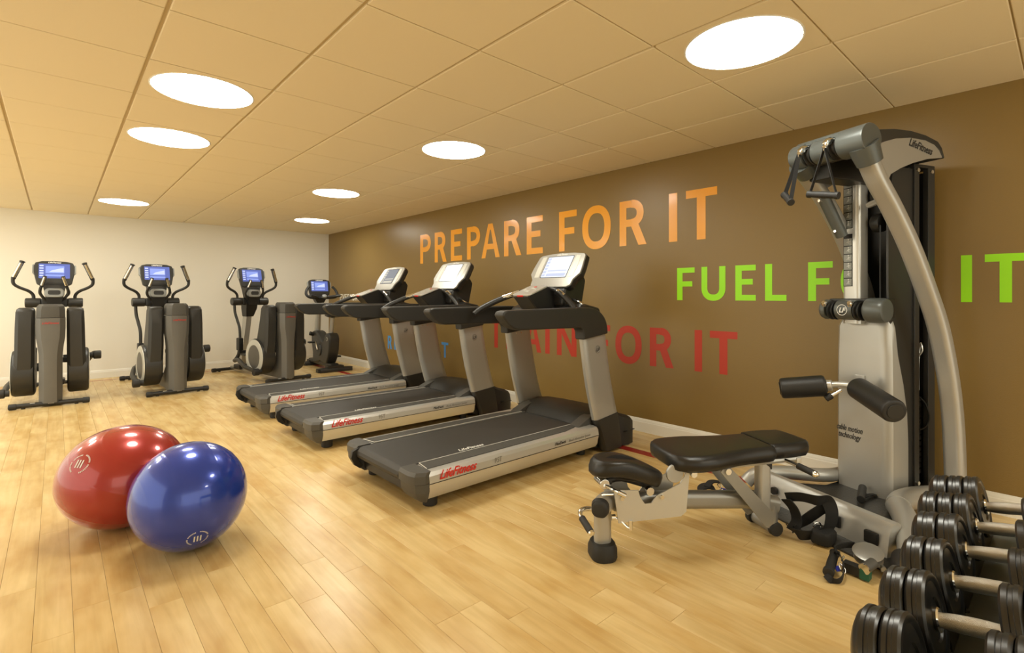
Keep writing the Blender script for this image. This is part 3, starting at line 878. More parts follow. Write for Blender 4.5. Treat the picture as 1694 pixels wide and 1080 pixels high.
    # pillar and neck
    m = MB(); m.loft([[(-.052, y, z), (-.040, y - .03, z), (.040, y - .03, z), (.052, y, z), (.052, y + .07, z), (-.052, y + .07, z)] for y, z in ((1.46, .06), (1.40, .35), (1.28, .80), (1.24, 1.02))]); m.link('pillar', 'silver', t, smooth=35)
    m = MB(); m.loft([[(-hw, y0, z), (hw, y0, z), (hw, y1, z), (-hw, y1, z)] for hw, y0, y1, z in ((.055, 1.20, 1.33, .93), (.062, 1.19, 1.33, .95), (.085, 1.14, 1.31, 1.06), (.09, 1.12, 1.30, 1.16))]); m.link('neck', 'plastic', t, smooth=20)
    m = MB(); m.box(-.10, .10, 1.36, 1.56, .06, .14, bev=.02); m.link('pillar_foot', 'plastic', t)
    # cup panel with light rim
    m = MB(); m.loft([[(a * f, 1.03 + y, 1.305 + b * f) for a, b in rrect(.19, .12, .045)] for y, f in ((.0, .86), (.01, 1), (.10, 1.05), (.16, .9))]); m.link('cup_panel', 'panel_grey', t, smooth=40)
    m = MB(); m.loft([[(a * f, 1.028 + y, 1.310 + b * f) for a, b in rrect(.115, .055, .02)] for y, f in ((-.003, 1), (.0, 1.05))]); m.link('cup_recess', 'ink_dark', t)
    m = MB(); m.loft([[(-a, y0, z), (a, y0, z), (a, y1, z), (-a, y1, z)] for a, y0, y1, z in ((.055, 1.08, 1.22, 1.12), (.085, 1.06, 1.24, 1.24), (.10, 1.08, 1.25, 1.34), (.12, 1.10, 1.26, 1.43))]); m.link('console_stem', 'plastic', t, smooth=20)
    cardio_console(t, 1.10, 1.405, 12, .40, .325)
    m = MB(); m.tube([(.05, 1.09, 1.41), (.14, 1.06, 1.36), (.15, 1.05, 1.28), (.09, 1.06, 1.24)], .003, 6, 6); m.link('cord', 'plastic', t)
    return t
e1 = make_elliptical((-.052, 7.90, 0), R(-1.6), 'leftmost elliptical trainer, seen straight on from behind')
e2 = dup(e1, (1.165, 7.80, 0), R(4.6), 'middle elliptical trainer of the three by the cream wall')
e3 = dup(e1, (2.555, 7.86, 0), R(11.0), 'right elliptical trainer, closest to the treadmills, its drum ring showing')

# ------------------------------------------------------------------ upright bike
def make_bike():
    t = empty('exercise_bike', (3.45, 8.36, 0), R(-2), 'upright exercise bike in the far corner behind the treadmills', 'exercise bike')
    for nm, y, hw, d in (('rear_foot', .0, .29, .10), ('front_foot', 1.10, .17, .10)):
        m = MB(); m.loft([[(a, y + b * f, z) for a, b in ((-hw, -d * .55), (-hw * .9, -d), (hw * .9, -d), (hw, -d * .55), (hw, d * .55), (hw * .9, d), (-hw * .9, d), (-hw, d * .55))] for z, f in ((0, 1), (.035, 1), (.06, .8))] )
        m.loft([[(a * .45, y + b * .7, z) for a, b in ((-hw, -d), (hw, -d), (hw, d), (-hw, d))] for z in (.055, .10)])
        m.link(nm, 'plastic_warm', t, smooth=30)
    # two lobed body, notch between them
    prof = [(.0, .54), (.03, .60), (.08, .635), (.16, .635), (.22, .59), (.28, .50), (.33, .455), (.42, .50), (.54, .58), (.66, .63), (.78, .645), (.86, .63), (.90, .56), (.89, .42), (.83, .26), (.84, .12), (.78, .08), (.62, .10), (.50, .14), (.32, .11), (.16, .12), (.08, .22), (.02, .36)]
    m = MB(); m.prism(prof, -.088, .088, 'yz', bev=.026, seg=3); body = m.link('body_shroud', 'shroud_dark', t, smooth=35)
    m = MB(); m.box(-.07, .07, -.02, 1.12, .06, .13, bev=.02); m.link('base_beam', 'plastic', t)
    for s in (-1, 1):
        m = MB(); m.cyl((s * .080, .48, .33), (s * .104, .48, .33), .105, 32, bev=.008); m.link('crank_disc', 'plastic', t)
        m = MB(); a = R(60 if s < 0 else 240)
        p = (s * .125, .48 + .15 * math.cos(a), .33 - .15 * math.sin(a) * -1)
        m.tube([(s * .115, .48, .33), p], [.018, .013], 10); cr = m.link('crank_arm', 'chrome', t)
        m = MB(); m.box(min(s * .15, s * .25), max(s * .15, s * .25), p[1] - .05, p[1] + .05, p[2] - .014, p[2] + .014, bev=.008); m.link('pedal', 'rubber', t)
        # u shaped handlebar half with grips
        path = [(0, .66, 1.23), (s * .10, .62, 1.225), (s * .22, .58, 1.24), (s * .27, .60, 1.29), (s * .25, .64, 1.37), (s * .20, .66, 1.43)]
        m = MB(); m.tube(path, [.019, .02, .023, .023, .022, .020], 12, 5); m.link('handlebar', 'rubber', t)
        m = MB(); m.tube([(s * .05, .66, 1.235), (s * .16, .50, 1.255), (s * .26, .42, 1.27)] , [.018, .021, .024], 12, 5); m.link('forward_grip', 'plastic_warm', t)
    m = MB(); m.cyl((-.086, .12, .535), (-.0905, .12, .535), .033, 24); em = m.link('emblem', 'pad_light', body)
    m = MB(); m.cyl((-.0905, .12, .535), (-.0915, .12, .535), .026, 24); m.link('emblem_face', 'shroud_dark', body)
    m = MB(); m.tube([(0, .84, .60), (0, .80, .9), (0, .74, 1.22)], [.052, .047, .045], 16, 3); m.link('console_post', 'silver', t)
    m = MB(); m.tube([(0, .16, .60), (0, .09, .90)], .034, 16); m.link('seat_post', 'silver', t)
    m = MB(); m.loft([[(a * w, .07 + b * l, z) for a, b in rrect(1, 1, .35, 5)] for w, l, z in ((.15, .2, .905), (.24, .27, .93), (.25, .28, .975), (.20, .23, 1.0))]); m.link('seat', 'leather', t, smooth=50)
    m = MB(); m.loft([[(-a, y0, z), (a, y0, z), (a, y1, z), (-a, y1, z)] for a, y0, y1, z in ((.06, .68, .80, 1.14), (.10, .66, .80, 1.22), (.13, .68, .80, 1.30))]); m.link('console_stem', 'plastic', t, smooth=20)
    cardio_console(t, .70, 1.265, 12, .385, .30)
    m = MB(); m.lathe([(.02, 0), (.04, .01), (.042, .04), (.02, .055)], (.04, .60, 1.235), (0, -.5, .8), 16); m.link('knob', 'panel_grey', t)
    # water bottle holder knob at the left of the body
    m = MB(); m.cyl((-.08, .80, .58), (-.15, .80, .60), .035, 16, bev=.006); m.link('adjust_knob', 'plastic', t)
    return t
make_bike()

# ------------------------------------------------------------------ exercise balls
def ball(name, loc, rx, rz_, tilt, label, material, logo):
    t = empty(name, loc, 0, label, 'exercise ball')
    m = MB(); b = bmesh.new()
    bmesh.ops.create_uvsphere(b, u_segments=160, v_segments=240, radius=1)
    ax = Euler(tilt).to_matrix() @ Vector((0, 0, 1))
    for v in b.verts:
        n = v.co.normalized()
        lat = math.asin(max(-1, min(1, n.dot(ax))))
        # ridged rings round the ball and four meridian seams
        d = 0
        for l0 in (R(-52), R(-20), R(20), R(52)):
            d += .0035 * math.exp(-((lat - l0) / .022) ** 2)
        v.co = Vector((n.x * rx * (1 + d), n.y * rx * (1 + d), n.z * rz_ * (1 + d)))
        # flattened where it rests on the floor
        v.co.z = max(v.co.z, -rz_ * .985)
    m.merge(b, Matrix.Translation((0, 0, rz_ * .985)))
    body = m.link('ball_body', material, t, smooth=60)
    # valve and ring shaped print
    d = Vector(logo).normalized()
    q = d.cross(Vector((0, 0, 1))).normalized(); w = q.cross(d)
    def on(a, r):
        v = (d + (q * math.cos(a) + w * math.sin(a)) * r).normalized()
        return Vector((v.x * rx, v.y * rx, v.z * rz_)) * 1.006 + Vector((0, 0, rz_ * .985))
    m = MB()
    for a0, a1 in ((100, 170), (180, 250), (-60, 10), (20, 80)):
        k = 8
        L = [(on(R(a0 + (a1 - a0) * i / k), .155), on(R(a0 + (a1 - a0) * i / k), .18)) for i in range(k + 1)]
        for i in range(k):
            if i % 2 == 0 or True:
                f = [m.bm.verts.new(p) for p in (L[i][0], L[i][1], L[i][1].lerp(L[i + 1][1], .6), L[i][0].lerp(L[i + 1][0], .6))]
                m.bm.faces.new(f)
    for dx in (-.05, .0, .05):
        p = [on(0, dx - .012), on(0, dx + .012)]
        up = w * .02
        f = [m.bm.verts.new(c) for c in (p[0] - up, p[1] - up, p[1] + up, p[0] + up)]
        m.bm.faces.new(f)
    m.link('print', 'ink_white', t, smooth=0)
    return t
ball('exercise_ball', (.28, 3.56, 0), .297, .272, (R(25), R(20), 0), 'glossy red exercise ball on the floor behind the blue one', 'ball_red', (-.55, -.45, .45))
ball('exercise_ball', (.50, 3.02, 0), .257, .262, (R(8), R(84), R(15)), 'glossy blue exercise ball on the floor in front of the red one', 'ball_blue', (-.02, -.80, -.52))

# ------------------------------------------------------------------ pulley machine
# local frame: a (x) runs along its width towards the far side, b (y) runs back towards the wall
MG_O = Vector((3.09, .98, 0)); MG_YAW = R(20.9)
def make_gym():
    t = empty('cable_machine', MG_O, 0, 'tall silver cable pulley machine with arched frame against the brown wall', 'weight machine')
    # columns of the basis: x -> w (far side), y -> d (towards the wall)
    w = Vector((math.sin(MG_YAW), math.cos(MG_YAW), 0)); d = Vector((math.cos(MG_YAW), -math.sin(MG_YAW), 0))
    B = Matrix((( w.x, d.x, 0, 0), (w.y, d.y, 0, 0), (0, 0, 1, 0), (0, 0, 0, 1)))
    P = lambda a, b, z=0: B @ Vector((a, b, z))
    L = lambda m, n, mt, par=t, s=38: fix(m).link(n, mt, par, smooth=s, M=B)
    def fix(m):
        for f in m.bm.faces: f.normal_flip()      # B mirrors, so turn the faces back
        return m
    # --- floor plate and diamond tread
    m = MB(); m.prism([(.56, .00), (.44, -.07), (.20, -.115), (-.20, -.13), (-.50, -.13), (-.56, -.02), (-.34, .16), (.40, .16)], .0, .010, 'xy', bev=.002); L(m, 'floor_plate', 'diamond')
    m = MB(); m.prism([(.42, .10), (.22, .40), (.24, .56), (-.12, .56), (-.19, .42), (-.40, .08)], .065, .090, 'xy', bev=.003); L(m, 'step_platform', 'diamond')
    m = MB(); m.tube([P(.0, 0, 0) * 0 + Vector(p) for p in ((-.405, .09, .093), (-.20, .41, .093), (-.13, .555, .093))], .006, 6); L(m, 'platform_edge', 'silver_light')
    # --- front beam: bent sheet with sloping top, slots in it
    sec = [(0, 0), (.012, .0), (.030, .10), (.042, .135), (.065, .155), (.095, .158), (.118, .145), (.125, .12), (.125, 0)]
    m = MB(); m.loft([[(a, b0 + y, z * k) for y, z in sec] for a, b0, k in ((.455, .045, .80), (.445, .035, .95), (.42, .025, 1.0), (-.405, -.02, 1.06))]); fb = L(m, 'front_beam', 'silver', s=30)
    m = MB(); m.box(-.16, -.08, .0, .02, .045, .105, bev=.006); m.box(-.36, -.295, -.012, .01, .045, .105, bev=.006); L(m, 'beam_slot', 'black', fb)
    m = MB(); m.box(.335, .385, .022, .040, .085, .108, bev=.003); L(m, 'warning_label', 'red_plastic', fb)
    m = MB(); m.cyl((.275, .040, .085), (.275, .022, .085), .022, 20); L(m, 'round_plug', 'black', fb)
    # --- side tubes of the base
    m = MB(); m.tube([(.50, .04, .06), (.47, .10, .115), (.40, .24, .13), (.25, .48, .13), (.30, .80, .12)], .042, 14, 5); L(m, 'base_tube', 'silver')
    m = MB(); m.tube([(-.525, -.07, .055), (-.485, .03, .075), (-.34, .24, .12), (-.22, .375, .13)], [.044, .050, .056, .056], 16, 4)
    L(m, 'base_tube', 'silver')
    m = MB(); m.tube([(-.225, .37, .130), (-.185, .46, .130), (-.17, .60, .125), (-.215, .84, .12)], .060, 16, 4); L(m, 'base_tube', 'silver')
    m = MB(); m.tube([(-.50, -.035, .055), (-.565, -.14, .050), (-.58, -.165, .045)], [.051, .055, .045], 16, 3); L(m, 'rubber_foot', 'rubber')
    # --- tower: wide silver cover tapering upward
    rows = [(.09, .236, -.100, .50, .66), (.40, .236, -.100, .50, .66), (.58, .236, -.100, .50, .65), (.75, .236, -.098, .50, .62), (.92, .234, -.096, .50, .575), (1.08, .230, -.090, .50, .53 + .03), (1.13, .215, -.075, .515, .56)]
    m = MB()
    m.loft([[(a1, b0 + .05, z), (a1 - .008, b0 + .02, z), (a1 - .03, b0, z), (a0 + .06, b0, z), (a0 + .025, b0 + .012, z), (a0 + .004, b0 + .035, z), (a0, b1, z), (a1, b1, z)] for z, a1, a0, b0, b1 in rows])
    tw = L(m, 'tower_cover', 'silver', s=30)
    Mt = B @ frame((.205, .497, .545), (-1, 0, 0), (0, 0, 1))
    for k, s_ in enumerate(('cable motion', 'technology')):
        text_mesh(s_, .050, 'tower_lettering', 'ink_dark', tw, frame(P(.222 - .012 * k, .4985, .435 - .044 * k), -w, (0, 0, 1)), shear=.3, offset=.0006, xs=.62)
    # --- narrow column with two exercise placards
    m = MB(); m.loft([[(.100 + a, .50 + b, z) for a, b in rrect(.106, .10, .026)] for z in (1.10, 2.0)]); col = L(m, 'column', 'silver_light')
    for z0, n in ((1.335, 6), (1.705 - .02, 6)):
        m = MB(); m.box(.084, .139, .4475, .4505, z0 - .01, z0 + n * .0485 + .015); pc = L(m, 'placard', 'black', col, 0)
        m = MB()
        for k in range(n): m.box(.087, .136, .4465, .4480, z0 - .007 + k * .0485, z0 + .036 + k * .0485)
        L(m, 'placard_field', 'label', pc, 0)
        m = MB()
        for k in range(n):
            z = z0 + .004 + k * .0485
            m.tube([(.103, .446, z), (.109, .446, z + .012), (.107, .446, z + .022)], .0012, 4)
            m.tube([(.107, .446, z + .015), (.099, .446, z + .010), (.096, .446, z + .016)], .0012, 4)
            m.tube([(.109, .446, z + .012), (.117, .446, z + .004 * (k % 3))], .0012, 4)
            m.lathe([(.003, 0), (.003, .0008)], (.107, .4455, z + .027), (0, -1, 0), 8)
        L(m, 'figure_drawing', 'ink_white', pc, 0)
    # --- top roller housing
    zt = 2.066; bt = .06
    def tcyl(m, a0, a1, r, bev=0): m.cyl((a0, bt, zt), (a1, bt, zt), r, 32, bev=bev)
    m = MB(); tcyl(m, -.290, -.145, .078, .006); hd = L(m, 'top_housing', 'gym_grey')
    m = MB(); tcyl(m, -.085, .010, .066, .004); L(m, 'top_housing', 'gym_grey')
    m = MB(); tcyl(m, .065, .150, .070, .012); L(m, 'top_housing', 'gym_grey')
    m = MB(); tcyl(m, -.12, .13, .050); L(m, 'top_axle', 'plastic')
    m = MB(); m.box(-.22, .135, bt - .02, bt + .10, zt + .040, zt + .080, bev=.016, seg=3); L(m, 'top_ridge', 'gym_grey')
    for a in (-.115, .037):
        m = MB(); m.lathe([(.058, 0), (.062, .004), (.045, .014), (.045, .020), (.062, .030), (.058, .034)], (a - .017, bt, zt - .004), (1, 0, 0), 32); pu = L(m, 'pulley', 'plastic')
        m = MB(); m.tube([(a, bt - .045, zt + .03), (a, bt - .085, zt + .02), (a, bt - .10, zt - .01)], [.014, .017, .010], 12, 4); m.cyl((a - .015, bt - .09, zt + .012), (a + .015, bt - .09, zt + .012), .016, 14, bev=.003); L(m, 'cable_end', 'chrome', pu)
    # --- hood behind the housing: silver cheeks, dark top
    cheek = [(.13, 2.03), (.20, 2.068), (.28, 2.098), (.37, 2.124), (.49, 2.142), (.62, 2.142), (.70, 2.126), (.745, 2.095), (.775, 2.055), (.65, 2.037), (.52, 2.002), (.41, 1.962), (.33, 1.922), (.29, 1.86), (.20, 1.93)]
    for a in (-.212, .150):
        m = MB(); m.prism(cheek, a, a + .012, 'yz', bev=.002); ck = L(m, 'hood_cheek', 'silver')
        if a < 0: ho = ck
    m = MB(); m.prism([(.04, 2.03), (.06, 2.125), (.20, 2.148), (.35, 2.170), (.49, 2.176), (.62, 2.166), (.73, 2.142), (.765, 2.11), (.79, 2.052), (.775, 2.052), (.745, 2.092), (.70, 2.120), (.62, 2.136), (.49, 2.136), (.37, 2.118), (.28, 2.092), (.20, 2.062), (.10, 2.0)], -.216, .165, 'yz', bev=.006); L(m, 'hood_top', 'shroud_dark')
    text_mesh('LifeFitness', .060, 'hood_lettering', 'ink_dark', ho, frame(P(-.2132, .475, 2.095), P(0, 1, -.18), (0, 0, 1)), shear=.3, offset=.0012, xs=.80)
    m = MB(); m.box(-.01, .12, .13, .56, 1.93, 2.06, bev=.01); L(m, 'hood_mount', 'plastic')
    # --- arched side tubes
    secr = [(p[0] / .05, p[1] / .05) for p in rrect(.070, .098, .026)]
    near = [(-.245, bt, 2.03), (-.245, .15, 1.888), (-.245, .285, 1.729), (-.245, .425, 1.54), (-.245, .569, 1.300), (-.245, .68, 1.08), (-.245, .765, .80), (-.245, .81, .54), (-.245, .83, .25), (-.245, .83, .12)]
    m = MB(); m.tube(near, .05, smooth=5, sec=secr, up=(1, 0, 0)); ar = L(m, 'arch_tube', 'silver')
    m = MB(); m.lathe([(.072, 0), (.066, .05), (.060, .10)], (-.245, bt, 2.04), (-.0, .53, -.85), 20); L(m, 'arch_collar', 'gym_grey')
    m = MB(); m.cyl((-.275, .575, 1.28), (-.290, .575, 1.28), .010, 12); L(m, 'bolt', 'chrome', ar)
    far = [(.130, bt, 2.02), (.155, .19, 1.95), (.165, .31, 1.852), (.17, .435, 1.711), (.17, .545, 1.545), (.165, .66, 1.32), (.165, .74, 1.08), (.165, .80, .80), (.17, .83, .50), (.18, .84, .12)]
    m = MB(); m.tube(far, .05, smooth=5, sec=secr, up=(1, 0, 0)); L(m, 'arch_tube', 'silver')
    m = MB(); m.lathe([(.064, 0), (.060, .05), (.056, .09)], (.120, bt, 2.03), (.12, .75, -.45), 20); L(m, 'arch_collar', 'gym_grey')
    m = MB(); m.tube([(.125, .26, 1.85), (.115, .40, 1.63)], .034, 12); ba = L(m, 'inner_brace', 'gym_grey')
    m = MB()
    for q in ((.124, .262, 1.83), (.116, .385, 1.655)): m.cyl(q, (q[0] - .0, q[1] - .045, q[2] + .0), .009, 10)
    L(m, 'bolt', 'chrome', ba)
    for z in (1.80,):
        m = MB(); m.cyl((.0, .47, z), (-.225, .30, z + .0), .018, 14, bev=.004); L(m, 'cross_rod', 'silver_light')
    m = MB()
    m.cyl((.025, .56, 1.70), (-.025, .56, 1.70), .055, 24, bev=.008); m.cyl((.025, .56, 1.86), (-.025, .56, 1.86), .05, 24, bev=.008); L(m, 'pulley', 'plastic')
    m = MB()
    for b in (.515, .575): m.cyl((-.035, b, 1.16), (-.035, b, 1.68), .004, 6)
    L(m, 'cable', 'black')
    # --- middle twin pulley housing with emblem
    zm = 1.183; bm_ = .42
    m = MB(); m.cyl((.245, bm_, zm), (.200, bm_, zm), .062, 28, bev=.022); m.cyl((.140, bm_, zm), (.030, bm_, zm), .060, 28, bev=.004); m.cyl((-.015, bm_ + .01, zm), (-.128, bm_ + .02, zm), .072, 28, bev=.022); mh = L(m, 'middle_housing', 'gym_grey')
    m = MB(); m.cyl((.24, bm_, zm), (-.06, bm_, zm), .040, 20); m.box(-.10, .23, bm_ + .02, bm_ + .13, zm - .045, zm + .068, bev=.01); L(m, 'middle_axle', 'plastic')
    for a in (.165, .005):
        m = MB(); m.lathe([(.055, 0), (.058, .004), (.042, .014), (.042, .020), (.058, .030), (.055, .034)], (a - .017, bm_ - .01, zm - .004), (1, 0, 0), 28); L(m, 'pulley', 'black')
        m = MB(); m.lathe([(.012, 0), (.017, .005), (.017, .02), (.010, .03)], (a + .02, bm_ - .07, zm + .03), (-.2, -.8, .5), 14); L(m, 'cable_end', 'chrome')
    Me = frame((.04, bm_ - .0615, zm), (-1, 0, 0), (0, 0, 1))
    m = MB(); n = 32
    m.loft([[(.085 + r_ * math.cos(2 * PI * k / n), bm_ - .0615 + (0 if abs(1) else 0), zm + r_ * math.sin(2 * PI * k / n)) for k in range(n)] for r_ in (.029, .0325)], cap=False); L(m, 'emblem', 'ink_white', mh, 0)
    text_mesh('LF', .040, 'emblem_letters', 'ink_white', mh, frame(P(.105, bm_ - .0625, zm - .014), -w, (0, 0, 1)), shear=.3, offset=.0012)
    # --- weight stack: shroud, posts, guide rods, plates
    m = MB(); m.prism([(.60, .13), (.765, .13), (.765, 2.02), (.56, 2.02), (.52, 1.70), (.52, 1.30), (.56, .90)], -.078, -.066, 'yz'); m.box(-.066, .22, .745, .765, .12, 2.02); m.box(.20, .215, .62, .92, .12, 2.02); m.box(-.06, .20, .915, .925, .12, 2.02); ws = L(m, 'stack_shroud', 'shroud_dark')  # last box: dark back sheet added so the stack gap looks black
    m = MB(); m.box(-.090, -.060, .735, .780, .10, 2.04, bev=.004); m.box(-.090, -.060, .862, .925, .10, 2.04, bev=.004); m.box(.19, .215, .872, .925, .10, 2.04, bev=.004); fr = L(m, 'stack_post', 'shroud_dark')
    m = MB(); m.box(-.10, .22, .60, .935, .10, .135, bev=.006); m.box(-.09, .22, .73, .925, 2.03, 2.05, bev=.004); L(m, 'stack_base', 'plastic')
    m = MB()
    for b in (.757, .885): m.cyl((-.088, b, .16), (-.100, b, .16), .012, 10); m.cyl((-.088, b, 2.01), (-.100, b, 2.01), .012, 10)
    L(m, 'bolt', 'chrome', fr)
    for a in (.0, .12):
        m = MB(); m.cyl((a, .835, .13), (a, .835, 2.03), .010, 10); L(m, 'guide_rod', 'chrome')
    m = MB(); m.cyl((-.062, .815, 1.35), (-.062, .815, 1.87), .004, 8); m.cyl((-.062, .815, 1.25), (-.062, .815, 1.45), .008, 8); L(m, 'cable', 'chrome')
    base = None
    for k in range(14):
        if base is None:
            m = MB(); m.box(-.05, .17, .800, .868, 0, .030, bev=.004)
            m.box(-.052, -.048, .826, .842, .010, .020)
            base = L(m, 'weight_plate', 'plastic'); o = base
        else:
            o = base.copy(); COL.objects.link(o); o.parent = t
        o.location = (0, 0, .19 + k * .0335)
    m = MB(); m.lathe([(.010, 0), (.010, .004)], (-.056, .84, .5), (-1, 0, 0), 8)
    m.tube([(-.055, .84, .655), (-.08, .85, .62), (-.095, .86, .55), (-.085, .855, .49), (-.06, .84, .46)], .005, 8, 5); L(m, 'selector_cord', 'black')
    m = MB(); m.tube([(-.058, .82, .90), (-.075, .83, .94), (-.058, .84, .98), (-.055, .83, .86), (-.055, .83, .70)], .005, 8, 5); L(m, 'cable', 'silver_light')
    # --- leg curl rollers on a bent bar
    bar = [(.29, .23, .690), (.17, .33, .722), (.10, .38, .735), (.02, .40, .728), (-.08, .37, .705), (-.27, .255, .672)]
    m = MB(); m.tube(bar, .019, 12, 5); lg = L(m, 'roller_bar', 'silver_light')
    def roller(p, q, r):
        p, q = Vector(p), Vector(q)
        m = MB(); m.cyl(p, q, r, 32, bev=.016); ro = L(m, 'roller_pad', 'foam')
        dd = (q - p).normalized()
        m = MB()
        for e, sg in ((p, -1), (q, 1)): m.cyl(e + dd * sg * .0, e + dd * sg * .004, r * .62, 24, bev=.002)
        L(m, 'roller_cap', 'plastic', ro)
        return ro
    roller((.348, .165, .684), (.165, .330, .722), .064)
    roller((.025, .405, .728), (-.285, .245, .665), .064)
    m = MB(); m.cyl((.165, .328, .722), (.135, .346, .727), .033, 16, bev=.006); L(m, 'collar', 'silver_light', lg)
    m = MB(); m.box(.055, .085, .39, .51, .715, .745, bev=.005); m.box(.04, .10, .488, .502, .70, .79, bev=.004); L(m, 'bracket', 'silver', lg)
    m = MB(); m.cyl((.105, .38, .70), (.135, .335, .665), .011, 12); L(m, 'pin', 'chrome', lg)
    m = MB(); m.cyl((.133, .338, .668), (.152, .31, .645), .020, 14, bev=.004); L(m, 'pin_knob', 'rubber', lg)
    return B
B = make_gym()
GP = lambda a, b, z: MG_O + B @ Vector((a, b, z))

def strap(m, pts, hw, th, up, smooth=6, closed=False):
    m.tube(pts, 1, smooth=smooth, sec=[(-hw, -th), (hw, -th), (hw, th), (-hw, th)], up=up, closed=closed)
# stirrup handles clipped to the top pulleys
def stirrup(loc, hand0, hand1, label, nm='stirrup'):
    t = empty(nm, loc, 0, label, 'cable attachment')
    o = Vector(loc); h0 = Vector(hand0) - o; h1 = Vector(hand1) - o
    dr = (h1 - h0).normalized()
    m = MB()
    for e, s in ((h0, 1), (h1, -1)):
        m.tube([Vector((0, 0, 0)), e * .25 + dr * s * .004, e + dr * s * .012], 1, smooth=4, sec=[(-.011, -.0015), (.011, -.0015), (.011, .0015), (-.011, .0015)], up=dr)
    m.link('strap', 'webbing', t, smooth=0)
    m = MB(); L_ = (h1 - h0).length
    m.lathe([(.012, 0), (.019, .002), (.020, .016), (.0165, .022), (.0185, L_ * .5), (.0165, L_ - .022), (.020, L_ - .016), (.019, L_ - .002), (.012, L_)], h0, dr, 18); m.link('grip', 'rubber', t)
    m = MB(); m.lathe([(.012, 0), (.012, .012)], (0, 0, -.008), (0, 0, 1), 12); m.tube([(0, 0, -.03), (.012, 0, -.015), (0, 0, 0), (-.012, 0, -.015)], .003, 8, 4, closed=True); m.link('clip', 'chrome', t)
    return t
stirrup(GP(.037, -.048, 2.060), GP(.100, -.09, 1.840), GP(.010, -.14, 1.775), 'black stirrup handle hanging left on the pulley machine, seen end-on')
stirrup(GP(-.115, -.048, 2.055), GP(-.045, -.085, 1.815), GP(-.205, -.06, 1.780), 'black stirrup handle hanging right on the pulley machine, held level')

